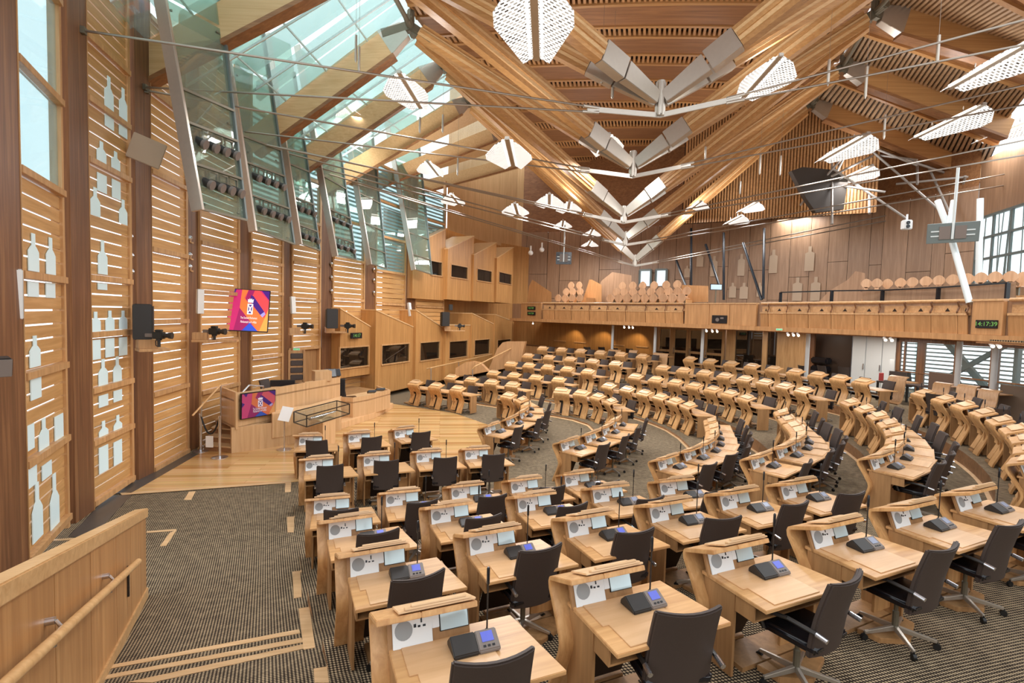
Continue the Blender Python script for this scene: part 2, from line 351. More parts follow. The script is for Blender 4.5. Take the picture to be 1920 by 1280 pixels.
def make_chair(full=True):
    r = thing('swivel_chair', 'tmp', 'chair')
    # back: curved slab leaning back, built as a grid
    mb = MB(); nu, nv = 9, 7; W = .25
    def bp(u, v, off):
        x = (u*2-1)*W*(1-.04*v); z = .40+.615*v + .012*(2*u-1)**2*v
        y = -.225-.125*v+.02*math.sin(v*math.pi) + .055*(2*u-1)**2 - off
        return (x, y, z)
    F = [[bp(i/(nu-1), j/(nv-1), 0) for i in range(nu)] for j in range(nv)]
    B = [[bp(i/(nu-1), j/(nv-1), .045) for i in range(nu)] for j in range(nv)]
    vs = [p for row in F for p in row]+[p for row in B for p in row]; n = nu*nv; fs = []
    for j in range(nv-1):
        for i in range(nu-1):
            a = j*nu+i; fs.append((a,a+1,a+nu+1,a+nu)); fs.append((n+a,n+a+nu,n+a+nu+1,n+a+1))
    edge = [i for i in range(nu)]+[j*nu+nu-1 for j in range(1,nv)]+[(nv-1)*nu+i for i in range(nu-2,-1,-1)]+[j*nu for j in range(nv-2,0,-1)]
    for k in range(len(edge)): a, b = edge[k], edge[(k+1)%len(edge)]; fs.append((a, n+a, n+b, b))
    mb.add(vs, fs)
    part('backrest', mb, M['leather'], r, bevel=.012, seg=2, smooth=.9)
    part('seat', MB().prism([(-.25,-.26,.43),(.25,-.26,.43),(.25,.18,.43),(.21,.25,.43),(-.21,.25,.43),(-.25,.18,.43)], (0,0,.075)), M['black'], r, bevel=.025, seg=3, smooth=.9)
    if full:
        for s in (-1,1):
            a = part('armrest', MB().path([(s*.26,-.26,.62),(s*.275,-.05,.64),(s*.275,.12,.61),(s*.265,.17,.53),(s*.255,.14,.45)],.017,8), M['plast'], r)
            part('arm_cap', MB().tube((s*.262,-.335,.605),(s*.262,-.255,.62),.019,10), M['chrome'], a)
    col = part('gas_column', MB().lathe([(.026,.11),(.026,.26),(.018,.27),(.018,.40)],10), M['steelg'], r)
    part('seat_plate', MB().box(-.10,.10,-.12,.12,.395,.432), M['plast'], r, bevel=.006)
    if full:
        for k in range(5):
            t = 2*math.pi*k/5+.3; c, s = math.cos(t), math.sin(t)
            l = part('leg', MB().beam((c*.02,s*.02,.105),(c*.31,s*.31,.075),.034,.05,w2=.024,h2=.028), M['steel'], r, bevel=.004)
            part('castor', MB().tube((c*.31-s*.014,s*.31+c*.014,.03),(c*.31+s*.014,s*.31-c*.014,.03),.03,12).tube((c*.31,s*.31,.03),(c*.31,s*.31,.075),.008,6), M['rubber'], l)
    else:
        b = MB()
        for k in range(5):
            t = 2*math.pi*k/5+.3; c, s = math.cos(t), math.sin(t)
            b.beam((0,0,.105),(c*.31,s*.31,.05),.034,.05,w2=.024,h2=.028).box(c*.31-.02,c*.31+.02,s*.31-.02,s*.31+.02,0,.055)
        part('star_base', b, M['steel'], r)
    return r

# ================================================================ where the desks stand
T = {6:0, 5:.07, 4:.15, 3:.50, 2:.77, 1:1.09}
NEAR = {1:[(699.4,1150),(1028.7,1090),(1285,1035),(1480,988),(1636.7,955),(1758,930)],
 2:[(628.3,1042),(850,1003),(1034.4,976),(1191.7,950),(1325,930),(1437,911)],
 3:[(596,979),(785,958),(947,935),(1090.6,916),(1216,907)],
 4:[(573.8,939),(707,927),(828.8,916),(941.6,904),(1041,893)],
 5:[(560.6,865),(669,858),(768.8,850),(859.7,845.7)],
 6:[(553,820),(642.8,816),(728,809)]}
BEND = {6:{0:(908,800),1:(946,786),3:(978,762),4:(970,753),5:(948.4,745.3)},
 5:{0:(1052,828),1:(1096,814),2:(1124,802),3:(1142,789)},
 4:{0:(1232,860),1:(1280,845),4:(1322,814),5:(1325,804),6:(1320,792)},
 3:{0:(1400,857),1:(1454,838),4:(1476,811),5:(1474,800.6),6:(1467,789),7:(1451,776)},
 2:{0:(1622,857),1:(1652,840),3:(1659,814),4:(1649,797),5:(1632,782.5),6:(1610,769),7:(1582.5,757.6)},
 1:{0:(1893,864),1:(1901,845),2:(1895.6,825),3:(1880.6,808),4:(1856,793),5:(1828,776.5),6:(1792.5,763),7:(1756,752),8:(1719.4,740)}}
FARR = {5:[(1052,737),(1086,741),(1114,747.5),(1137,756)],
 4:[(1136.5,727),(1171,732.8),(1203,740.4),(1232,748),(1258.8,755.6),(1282.8,764)],
 3:[(1188.4,709),(1226,714.8),(1261.6,720.4),(1296.6,727),(1329,733.5),(1362,742),(1391,750)],
 2:[(1240,692),(1278.4,696.8),(1317,702.4),(1354.8,707),(1391.5,713),(1427.5,720),(1464.6,727),(1499,735.4)],
 1:[(1290.6,675.8),(1326.6,679.7),(1365.6,684),(1407,689),(1447,694),(1487,701),(1528,707),(1567.8,712.5),(1609.8,718)]}
FARL = {6:[(773.8,721.5),(813,727),(853.4,732.8)],
 5:[(842,710.6),(880,714.8),(917.8,720.4),(957.5,724.7)],
 4:[(922.4,702),(960,706),(1003,710.8),(1045,715)],
 3:[(956,685),(989,687),(1025,691),(1060,695),(1099,699)],
 2:[(988,669),(1027,672),(1067,675),(1107.8,680),(1151.5,683.6)],
 1:[(1017,655),(1050,657.8),(1087,660),(1123,663),(1162.8,666),(1201,670.5)]}
def fit(idx, pts, n, deg):
    """smooth row: positions for desks 0..n-1 and facing angles (the facing side is to the left of travel)"""
    k = np.array(idx, float); X = np.array([p[0] for p in pts]); Y = np.array([p[1] for p in pts])
    deg = min(deg, len(pts)-1); px, py = np.polyfit(k, X, deg), np.polyfit(k, Y, deg); dx, dy = np.polyder(px), np.polyder(py)
    out = []
    for i in range(n):
        tx, ty = np.polyval(dx, i), np.polyval(dy, i); l = math.hypot(tx, ty)
        out.append((np.polyval(px, i), np.polyval(py, i), math.atan2(ty, tx)))
    return out
rows = {}   # (block, row) -> list of (x, y, rz) of the desk origin ; rz: +y of desk = facing
def push(x, y, a, fx, fy):  # sighted point at desk-local (fx, fy) -> desk origin
    c, s = math.cos(a), math.sin(a); return (x-(c*fx-s*fy), y-(s*fx+c*fy), a)
for k, l in NEAR.items():
    P = [at(x, y, T[k]+.892) for x, y in l]; rows['near',k] = [push(x,y,a,-.325,.0) for x,y,a in fit(range(len(P)), P, len(P), 2)]
for k, d in BEND.items():
    n = max(d)+1; P = [at(x, y, T[k]+.90) for x, y in d.values()]; rows['bend',k] = [push(x,y,a,0,.02) for x,y,a in fit(list(d), P, n, 3 if len(d) > 4 else 2)]
for D, nm in ((FARR,'farr'),(FARL,'farl')):
    for k, l in D.items():
        P = [at(x, y, T[k]+.89) for x, y in l][::-1]; rows[nm,k] = [push(x,y,a,0,.03) for x,y,a in fit(range(len(P)), P, len(P), 2)]
BLK = {'near':('nearest block','left'), 'bend':('curving middle block','near end'), 'farr':('far right block','right'), 'farl':('far left block','right')}
ROWN = {6:'front row',5:'second row',4:'third row',3:'fourth row',2:'fifth row',1:'back row'}
M['scro'] = flat('lcd_off', '#8C93A8', .2)
cons1 = make_console(False)
deskf = make_desk(-1)
desk0, cons0, chair0, chairf = make_desk(), make_console(), make_chair(), make_chair(False)
used = set()
def put(proto, x, y, z, rz, label, group):
    if proto.name in used: o = copy_tree(proto)
    else: o = proto; used.add(proto.name)
    o.location = (x, y, z); o.rotation_euler = (0,0,rz); o['label'] = label; o['group'] = group
    return o
rnd = random.Random(3)
for (b, k), l in rows.items():
    bn, end = BLK[b]
    for i, (x, y, a) in enumerate(l):
        c, s = math.cos(a), math.sin(a); w = lambda lx, ly: (x+c*lx-s*ly, y+s*lx+c*ly)
        spot = f'{ORD[i]} from {end}, {ROWN[k]}, {bn}'
        put(desk0 if b in ('near','bend') else deskf, x, y, T[k], a, 'pale bent-oak desk '+spot, 'members\' desks in the '+bn)
        cy = -.50 if b == 'near' else (-.68 if b == 'bend' else -.60)
        if b == 'near' and k == 1 and i >= 2: cy = -.62
        px, py = w((.22 if b in ('near','bend') else -.24)+(.07 if b == 'near' and k == 1 else .03 if b == 'near' else 0)+rnd.uniform(-.04,.06), cy+rnd.uniform(-.05,.05))
        if b in ('near','bend'):
            put(chair0, px, py, T[k], a+rnd.uniform(-.22,.16), 'dark leather swivel chair at desk '+spot, 'swivel chairs in the '+bn)
            px, py = w(.29, -.345)
            put(cons0 if b == 'near' and i < 3 else cons1, px, py, T[k]+.7525, a+rnd.uniform(-.06,.03), 'black microphone console on desk '+spot, 'microphone consoles in the '+bn)
        else:
            put(chairf, px, py, T[k], a+rnd.uniform(-.2,.2), 'dark leather swivel chair at desk '+spot, 'swivel chairs in the '+bn)

# ================================================================ floors
FRONT = .13
def front_curve(k):
    pts = []
    for b in ('near','bend','farr','farl'):
        for x, y, a in rows.get((b,k), []): pts.append((x-math.sin(a)*FRONT, y+math.cos(a)*FRONT, a))
    x, y, a = pts[0]; ext0 = (x-math.cos(a)*.42, y-math.sin(a)*.42)
    x, y, a = pts[-1]; ext1 = (x+math.cos(a)*1.0, y+math.sin(a)*1.0)
    P = [ext0]+[(p[0],p[1]) for p in pts]+[ext1]
    # light smoothing, then even resampling
    P = np.array(P)
    for _ in range(2): P[1:-1] = .25*P[:-2]+.5*P[1:-1]+.25*P[2:]
    d = np.r_[0, np.cumsum(np.hypot(*np.diff(P, axis=0).T))]; t = np.linspace(0, d[-1], 90)
    return np.c_[np.interp(t, d, P[:,0]), np.interp(t, d, P[:,1])]
CUR = {k: front_curve(k) for k in T}
c1 = CUR[1]; tg = np.gradient(c1, axis=0); tg /= np.linalg.norm(tg, axis=1)[:,None]
CUR[0] = c1 + np.c_[tg[:,1], -tg[:,0]]*6.5
solo('floor', MB().poly([(-14,-3,-.01),(26,-3,-.01),(26,46,-.01),(-14,46,-.01)]), M['carpet'], kind='structure', base=(0,0,-.01))
for k in (5,4,3,2,1):
    A, B, z = CUR[k], CUR[k-1], T[k]; mb = MB(); n = len(A)
    for i in range(n-1): mb.add([(*A[i],z),(*A[i+1],z),(*B[i+1],z),(*B[i],z)], [(0,1,2,3)])
    solo('floor', mb, M['carpet'], kind='structure', smooth=0, base=(0,0,z))
    rm, nm = MB(), MB(); zb = T[k+1]
    for i in range(n-1):
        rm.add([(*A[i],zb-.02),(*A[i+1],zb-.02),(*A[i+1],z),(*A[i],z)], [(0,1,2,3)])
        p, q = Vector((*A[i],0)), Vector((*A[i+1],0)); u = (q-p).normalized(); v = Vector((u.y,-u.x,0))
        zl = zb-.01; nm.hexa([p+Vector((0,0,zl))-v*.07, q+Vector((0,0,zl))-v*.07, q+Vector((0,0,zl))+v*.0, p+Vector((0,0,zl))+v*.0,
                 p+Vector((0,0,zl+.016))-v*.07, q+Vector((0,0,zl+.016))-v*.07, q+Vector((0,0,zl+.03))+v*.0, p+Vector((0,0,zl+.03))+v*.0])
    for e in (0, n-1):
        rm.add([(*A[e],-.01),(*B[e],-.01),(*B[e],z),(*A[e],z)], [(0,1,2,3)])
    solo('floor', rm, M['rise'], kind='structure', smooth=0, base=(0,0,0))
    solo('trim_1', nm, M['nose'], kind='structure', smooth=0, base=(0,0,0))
# sloping aisle at the left of the nearest block
U2 = Vector((.914,.406,0)); B2 = Vector((.406,-.914,0)); A0 = at(545,905,0)
def zr(d): return float(np.interp(d, [0,1.6,4.6,6.2,7.6,9.2,14], [0,.03,.13,.42,.72,1.0,1.6]))
def at_ramp(x, y):
    z = .2
    for _ in range(30): p = at(x, y, z); z = .5*z+.5*zr((p-A0).dot(B2))
    return at(x, y, z)
mb = MB(); ds = [0,1.6,4.6,6.2,7.6,9.2,14]
for d0, d1 in zip(ds, ds[1:]):
    def P(d, s): q = A0+B2*d+U2*s; return (q.x, q.y, zr(d))
    mb.add([P(d0,-7),P(d0,.55),P(d1,.55),P(d1,-7)], [(0,1,2,3)])
solo('floor', mb, M['carpet'], kind='structure', smooth=0, base=(0,0,.002))
def inlay(pts, mat, ramp=True, h=.006, name='trim_2'):
    P = [(at_ramp(*p) if ramp else at(*p, .004)) for p in pts]
    return solo(name, MB().prism(P, (0,0,h)), mat, kind='structure', smooth=0)
# oak inlays let into the aisle carpet
for pts in ([(535,905),(546,904),(545,922),(534,923)], [(538,969),(552,968),(551,998),(539,998)], [(552,966),(576,965),(576,968),(552,969)],
            [(548,1072),(563,1070),(566,1119),(551,1122)], [(563,1069),(582,1066),(582,1071),(563,1073)],
            [(560,1141),(580,1138),(591,1214),(569,1218)], [(580,1137),(607,1133),(607,1139),(580,1142)],
            [(588,1254),(613,1250),(617,1280),(590,1280)], [(613,1248),(650,1242),(650,1247),(613,1252)],
            [(275,996),(331,992),(330,995),(275,999)], [(318,999),(331,994),(312,1023),(300,1024)],
            [(354,922),(367,921),(358,937),(345,937)], [(100,1011),(176,1007),(174,1010),(98,1014)],
            [(213,1246),(561,1180),(563,1187),(196,1256)], [(190,1268),(565,1196),(568,1204),(180,1277)], [(240,1279),(569,1208),(571,1216),(285,1280)]):
    inlay(pts, M['nose'])
# oak strip floor of the well, with its border and the dark slate strip along the wall
WELL = [(230,926),(545,904),(600,898),(770,880),(900,858),(914,796),(850,774),(735,757),(640,760),(500,790),(372,838),(366,851)]
solo('floor', MB().prism([at(x,y,-.004) for x,y in WELL], (0,0,.010)), M['parq'], kind='structure', smooth=0, base=(0,0,0))
inlay([(225,924),(545,902),(545,905),(228,928)], M['nose'], False)
inlay([(205,926),(246,924),(374,850),(352,850)], M['slate'], False, name='trim_3')
inlay([(128,1006),(170,1010),(247,928),(205,929)], M['slate'], True, name='trim_3')
# ================================================================ left wall: posts, slatted bays, windows
F = [at_ramp(40,1075), at_ramp(166,957), at_ramp(281,886), at(373,838,0), aty(468,700,16.7), aty(545,700,18.9), aty(621,690,21.1), aty(701,680,23.8), aty(776,660,27.0), aty(846,640,30.2), aty(905,630,33.4), aty(955,620,36.8)]
G = [at_ramp(-60,1150), at_ramp(124,987), at_ramp(247,903), at(351,847,0), aty(447,700,16.2), aty(529,700,18.4), aty(599,690,20.5), aty(681,680,23.1), aty(757,660,26.2), aty(830,640,29.4), aty(893,630,32.6), aty(945,620,36.0)]
F = [Vector((p.x,p.y,0)) for p in F]; G = [Vector((p.x,p.y,0)) for p in G]
TOPZ = 11.6
def zon(x, y, A, B): return on_plane(x, y, A, B).z
for i in range(9):
    d = (F[i]-G[i]).normalized(); nrm = Vector((-d.y, d.x, 0))
    if nrm.y < 0: nrm = -nrm
    th = .09; g_ = G[i].lerp(F[i],.16); p = [g_, F[i], F[i]+nrm*th, g_+nrm*th]
    pl = solo('trim_4', MB().prism([(q.x,q.y,-.02) for q in p], (0,0,TOPZ)), M['post'], kind='structure', base=(F[i].x,F[i].y,0))
    e = F[i]+d*.012
    part('edge_strip', MB().prism([(q.x-F[i].x,q.y-F[i].y,.0) for q in (F[i]+nrm*-.012, e-nrm*.012, e+nrm*(th+.012), F[i]+nrm*(th+.012))], (0,0,TOPZ-.03)), M['trim'], pl)
BAY = {0:[165,345,520,693,845,1012], 1:[110,216,321,524,624,722,814,920], 2:[198,339,474,602,730,862], 3:[330,463,549,637,727,815],
       4:[493,549,667,735], 5:[495,562,652], 6:[487,562,640], 7:[510,570,640], 8:[525,575,640]}
def slatted(i):
    A, B = F[i]+(F[i]-G[i]).normalized()*0-Vector((0,0,0)), G[i+1]
    dv = (B-A); L = dv.length; u = dv/L; nrm = Vector((u.y,-u.x,0))
    if nrm.x < 0: nrm = -nrm
    ang = math.atan2(u.y, u.x); mid = {0:80,1:206,2:316,3:412,4:502,5:572,6:650,7:730,8:803}[i]
    zs = sorted({round(zon(mid, y, A, B),3) for y in BAY[i]})
    if zs[0] > .5: zs = [.03]+zs
    else: zs[0] = max(zs[0], .02)
    while zs[-1] < TOPZ-1.2: zs.append(zs[-1]+1.65)
    wall = bpy.data.objects.new('wall_left', None); wall.location = A; wall.rotation_euler = (0,0,ang); link(wall); tag(wall, kind='structure')
    sgn = 1 if (Matrix.Rotation(-ang,3,'Z') @ nrm).y > 0 else -1
    x0, x1 = .10, L-.02
    sl, rl, sb, lv = MB(), MB(), MB(), MB()
    fr = MB()
    fr.box(0,.07,-.06*1,.06,0,TOPZ).box(L-.10,L+.0,-.06,.10,0,TOPZ)
    part('frame', fr, M['trim'], wall)
    for z in zs: rl.box(.03, L-.06, -.05 if sgn > 0 else -.11, .11 if sgn > 0 else .05, z-.06, z+.05)
    part('rail', rl, M['trim'], wall, bevel=.004)
    glz = MB()
    winfrom = {0: zon(80,345,F[0],G[1]), 4: zon(502,493,F[4],G[5])+1.6, 5: zon(572,495,F[5],G[6])+.9, 6: zon(650,487,F[6],G[7]), 7: zon(730,510,F[7],G[8]), 8: zon(803,525,F[8],G[9])}.get(i, 99)
    nb = 0
    for za, zb in zip(zs, zs[1:]):
        za, zb = za+.05, zb-.07
        if za >= winfrom-.1:
            glz.box(x0, x1, -.012, .0, za, zb); nb = 1
            if i == 0:
                for j in range(int((zb-za)/.24)): lv.beam((x0, -.9*sgn, za+j*.24), (x0+L*.62, -.9*sgn, za+j*.24), .05, .14)
            if i >= 4:
                k = max(2, int((zb-za)/.17))
                for j in range(k):
                    z = za+(j+.5)*(zb-za)/k; lv.beam((x0, -.14*sgn, z), (x1, -.14*sgn, z), .02, .085)
            continue
        if i == 5 and zb < 2.6: continue
        k = max(1, round((zb-za)/.225)); h = (zb-za)/k
        for j in range(k): sl.box(x0, x1, -.02, .015, za+j*h+.015, za+(j+1)*h-.015)
    if sl.v: part('slats', sl, M['slat'], wall, smooth=0)
    if nb: part('window_pane', glz, M['gwin'], wall, smooth=0)
    if lv.v: part('louvres', lv, M['louv'], wall, smooth=0)
    return wall, A, u, L, sgn, ang
bays = [slatted(i) for i in range(9)]
def bottle(bay, x, y0, y1, hw, neck=True):
    wall, A, u, L, sgn, ang = bays[bay]
    p, q = on_plane(x, y0, A, A+u), on_plane(x, y1, A, A+u); cx = (p-A).dot(u); z1, z0 = p.z, q.z
    w_ = hw; H = z1-z0
    if neck: pts = [(-w_,0),(w_,0),(w_,H*.52),(w_*.55,H*.64),(w_*.32,H*.68),(w_*.32,H),(-w_*.32,H),(-w_*.32,H*.68),(-w_*.55,H*.64),(-w_,H*.52)]
    else: pts = [(-w_,0),(w_,0),(w_,H),(-w_,H)]
    y = .03*sgn
    part('bottle_pane', MB().prism([(cx+a, y, z0+b) for a,b in pts], (0,.012*sgn,0)), M['frost'], wall, smooth=0)
for x,y0,y1,n in [(56,437,508,1),(89,445,514,1),(56,528,556,0),(89,530,558,0),(59,629,688,1),(61,704,748,0),(76,784,846,1),(47,798,846,0),(105,778,828,0),(63,905,1014,1),(96,888,992,1),(52,865,914,0),(82,868,896,0)]: bottle(0,x,y0,y1,.20,n)
for x,y0,y1,n in [(200,143,206,1),(227,165,225,1),(201,218,240,0),(227,234,256,0),(186,265,304,1),(213,284,318,1),(187,326,360,0),(214,338,372,0),(174,351,404,1),(227,374,420,1),(188,450,514,1),(188,531,543,0),(175,584,622,1),(202,582,620,1),(227,582,617,1),(175,637,674,0),(202,634,669,0),(227,632,666,0),(189,673,724,1),(216,668,717,1),(190,740,762,0),(217,731,752,0),(190,789,828,1),(217,778,816,1),(190,836,885,0),(217,826,870,0)]: bottle(1,x,y0,y1,.17,n)
# stacked wall globes on the posts
for i, ys in ((1,(455,490,405,372)),(2,(445,510,480)),(3,(447,478,500)),(4,(0,)),(6,(495,520,545)),(7,(505,525,548))):
    if ys[0] == 0: continue
    x = {1:136,2:256,3:360,6:623,7:702}[i]
    for j, y in enumerate(sorted(ys)):
        o = thing('wall_lamp', f'small clear globe lamp on {ORD[i]} wall post from the left, {ORD[j]} from the top', 'lamp', on_plane(x, y, G[i], F[i]), group='globe lamps on the wall posts')
        part('globe', MB().ball((0,-.10,0),.075), M['chrome'], o); part('bracket', MB().box(-.03,.03,-.08,.02,-.14,-.10).box(-.02,.02,-.11,-.05,-.12,-.06), M['trim'], o)

# ---------------------------------------------------------------- things hung on the left wall
def loud(name, label, x, y, Y, w, h, d, rx, rz, mat, extra=None):
    o = thing(name, label, 'loudspeaker', aty(x, y, Y)); o.rotation_euler = (rx, 0, rz)
    part('cabinet', MB().box(-w/2,w/2,-d/2,d/2,-h/2,h/2), mat, o, bevel=min(d,h)*.12)
    part('grille', MB().box(-w/2+.012,w/2-.012,-d/2-.012,-d/2,-h/2+.012,h/2-.012), extra or mat, o)
    part('wall_bracket', MB().box(-.03,.03,d/2,d/2+.18,-.03,.03), M['steelg'], o)
    return o
M['beige'] = flat('beige_panel', '#B49B82', .55); M['pgrey'] = flat('pale_grey_panel', '#C9C9C7', .5)
ps_ = loud('panel_speaker', 'square beige panel speaker tilted high on the wall', 275, 283, 11.2, .62, .56, .08, R(10), R(28), M['beige']); ps_.rotation_euler = (R(8), R(17), R(34))
loud('column_speaker', 'pale grey column speaker at far left edge', 28, 551, 7.0, .16, .70, .12, R(4), R(52), M['pgrey'], M['white'])
loud('column_speaker', 'pale grey column speaker left of the large screen', 375, 565, 13.5, .17, .66, .12, R(3), R(50), M['pgrey'], M['white'])
loud('column_speaker', 'tilted pale column speaker right of the large screen', 549, 572, 18.0, .17, .62, .12, R(-6), R(52), M['pgrey'], M['white'])
loud('column_speaker', 'slim white column speaker above the second booth', 768, 580, 25.6, .17, .70, .12, R(-10), R(60), M['pgrey'], M['white'])
loud('speaker_box', 'tall black speaker box on the nearest wall shelf', 269, 603, 11.0, .36, .78, .34, 0, R(30), M['boxg'], M['plast'])
loud('speaker_box', 'black speaker box beside the first booth', 622, 597, 19.9, .44, .78, .34, 0, R(30), M['boxg'], M['plast'])
loud('speaker_box', 'black speaker box over the third booth', 834, 598, 27.5, .44, .78, .34, 0, R(30), M['boxg'], M['plast'])
loud('small_speaker', 'small black speaker below the upper booths', 845, 576, 29, .22, .34, .15, 0, R(20), M['boxg'], M['plast'])
loud('small_speaker', 'small dark grey speaker cut by the left edge', 4, 687, 6.2, .16, .24, .16, R(10), R(60), M['plast'], M['grey'])
def camera_unit(label, x, y, Y, s, rz, cat='camera'):
    o = thing('robotic_camera', label, cat, aty(x, y, Y), rz, group='robotic cameras on wall shelves'); o.scale = (s,s,s)
    part('post', MB().lathe([(.05,-.30),(.05,-.08),(.09,-.07),(.09,-.02)],12), M['plast'], o)
    b = part('body', MB().box(-.16,.16,-.13,.13,-.02,.22).box(-.10,.10,-.1,.1,.22,.30), M['boxg'], o, bevel=.02)
    part('lens', MB().tube((.16,0,.10),(.30,0,.10),.08,14).tube((.30,0,.10),(.42,0,.10),.10,14,.12), M['plast'], o)
    part('prompter', MB().box(-.42,-.16,-.05,.05,.04,.16), M['grey'], o, bevel=.01)
    part('cable', MB().path([(-.1,.1,0),(-.16,.12,-.12),(-.14,.1,-.26),(-.06,.1,-.30)],.016,6), M['rubber'], o)
camera_unit('grey robotic camera on the nearest wall shelf', 298, 634, 10.7, .62, R(10))
camera_unit('black robotic camera on shelf just left of the large screen', 402, 626, 13.5, .72, R(0))
camera_unit('black robotic camera on shelf right of the large screen', 572, 615, 17.6, .66, R(0))
camera_unit('black robotic camera on shelf at the first booth', 652, 614, 20.6, .72, R(0))
camera_unit('black robotic camera on shelf at the third booth', 862, 613, 28.0, .66, R(0))
def shelf(label, x0, y0, x1, y1, Y, dep=.5):
    a, b = aty(x0, y0, Y), aty(x1, y1, Y+.4); c = (a+b)/2
    o = thing('wall_shelf', label, 'shelf', c, math.atan2(b.y-a.y, b.x-a.x), group='camera shelves'); L = (b-a).length
    part('board', MB().box(-L/2,L/2,-dep/2,dep/2,-.03,.03), M['trim'], o, bevel=.006)
    part('support', MB().box(-L/2,-L/2+.35,-.16,.16,.03,.22), M['trim'], o, bevel=.006)
shelf('oak camera shelf under the nearest speaker box', 257, 657, 314, 653, 10.75)
shelf('oak camera shelf left of the large screen', 362, 640, 446, 637, 13.4)
shelf('oak camera shelf right of the large screen', 542, 627, 588, 626, 17.5)
shelf('oak camera shelf beside the first booth', 610, 623, 650, 622, 20.4)
shelf('oak camera shelf beside the third booth', 832, 620, 870, 619, 27.8)

def text_mesh(name, cu, par, mat):
    t = bpy.data.objects.new('tmp', cu); COL.objects.link(t); bpy.context.view_layer.update()
    me = bpy.data.meshes.new_from_object(t.evaluated_get(bpy.context.evaluated_depsgraph_get())); bpy.data.objects.remove(t); bpy.data.curves.remove(cu)
    me.name = name; me.materials.clear(); me.materials.append(mat); return link(bpy.data.objects.new(name, me), par)
# ---------------------------------------------------------------- screens with the parliament artwork
PALB = {k: flat('art_'+k, c, .35, emit=c, es=.55) for k, c in dict(pink='#C9246F', magenta='#A0115F', orange='#EE7A38', amber='#F0A94B', coral='#E2484E', purple='#45107F', blue='#2B52D8', lilac='#A9A0EA', white='#FFFFFF').items()}
PAL_DIM = {k: flat('artdim_'+k, c, .35, emit=c, es=.12) for k, c in dict(pink='#A83A66', magenta='#7E2356', orange='#B9633F', amber='#B98450', coral='#AE4A55', purple='#3B1C66', blue='#2F4E9E', lilac='#8E8AB8', white='#D8CFDC').items()}
def art_screen(name, label, tl, tr, br, bl, dim=False):
    """flat display through four world corners, with its artwork"""
    PAL = PAL_DIM if dim else PALB
    tl, tr, br, bl = map(Vector, (tl,tr,br,bl)); W = ((tr-tl).length+(br-bl).length)/2; H = ((tl-bl).length+(tr-br).length)/2
    X = (tr-tl).normalized(); Z = (tl-bl); Z = (Z-X*Z.dot(X)).normalized(); Y = Z.cross(X)
    o = thing(name, label, 'screen'); c = (tl+tr+bl+br)/4-Z*H/2
    o.matrix_world = Matrix((X,Y,Z)).transposed().to_4x4(); o.location = c
    part('casing', MB().box(-W/2,W/2,0,.07,0,H), M['scrd'], o, bevel=.01)
    b = .022*W
    def sh(nm, pts, col, lay): part(nm, MB().prism([(-W/2+b+u*(W-2*b), -.001-.0015*lay, b+v*(H-2*b)) for u,v in pts], (0,.0012,0)), PAL[col], scr, smooth=0)
    scr = part('picture', MB().box(-W/2+b,W/2-b,-.0015,0,b,H-b), PAL['pink'], o, smooth=0)
    sh('shape', [(.30,1),(.75,1),(1,.75),(1,0),(.16,0),(.27,.55)], 'coral', 1)
    sh('shape', [(.30,1),(.46,1),(.37,.80),(.46,.70),(.95,.30),(.90,0),(.76,0),(.27,.55)], 'orange', 2)
    sh('shape', [(.27,.55),(.62,.16),(.40,0),(.16,0)], 'magenta', 3)
    sh('shape', [(.40,.02),(.55,.20),(.70,.02)], 'blue', 4); sh('shape', [(.36,0),(.55,.2),(.76,0)], 'blue', 3)
    sh('shape', [(.46,1),(.62,1),(.50,.66),(.40,.78)], 'magenta', 3)
    sh('shape', [(.53,.88),(.60,.85),(.90,.48),(.80,.40),(.52,.72)], 'purple', 4)
    sh('shape', [(.90,.48),(.80,.40),(.86,.34),(.93,.42)], 'lilac', 5)
    sh('shape', [(.80,1),(1,1),(1,.78)], 'purple', 4); sh('shape', [(.04,1),(.16,1),(.12,.87)], 'purple', 4); sh('shape', [(0,.66),(.08,.59),(0,.45)], 'purple', 4)
    sh('shape', [(1,.55),(1,0),(.80,0)], 'amber', 4)
    # crest: crown over a saltire shield
    cx, cz, k = .535, .0, 1
    sh('crest', [(.465,.40),(.605,.40),(.605,.66),(.465,.66)], 'white', 6)
    for t in ([(.49,.635),(.58,.635),(.535,.575)],[(.49,.425),(.58,.425),(.535,.485)],[(.485,.61),(.52,.53),(.485,.45)],[(.585,.61),(.55,.53),(.585,.45)]): sh('crest', t, 'purple', 8)
    sh('crest', [(.47,.69),(.60,.69),(.61,.78),(.575,.755),(.56,.80),(.535,.76),(.51,.80),(.495,.755),(.46,.78)], 'white', 6)
    for j, (t, z, s) in enumerate((('The Scottish Parliament',.285,.088),('Pàrlamaid na h-Alba',.185,.088))):
        cu = bpy.data.curves.new('lettering','FONT'); cu.body = t; cu.size = s*W; cu.align_x = 'CENTER'; cu.extrude = .0004
        tx = text_mesh('lettering', cu, scr, PAL['white']); tx.location = (-W/2+b+.52*(W-2*b), -.014, b+z*(H-2*b)); tx.rotation_euler = (R(90),0,0)
        mw = (W-2*b)*.42 if j == 0 else (W-2*b)*.40; wd = max(v.co.x for v in tx.data.vertices)-min(v.co.x for v in tx.data.vertices)
        tx.scale = (mw/wd, 1, 1)
    return o
q = dict(tl=(426.5,539.5),tr=(505.5,545),br=(504,620),bl=(427,622.5))
sc_ = art_screen('wall_screen', 'large pink and purple screen hung on the wall post', aty(*q['tl'],15.9), aty(*q['tr'],16.3), aty(*q['br'],16.0), aty(*q['bl'],15.6))

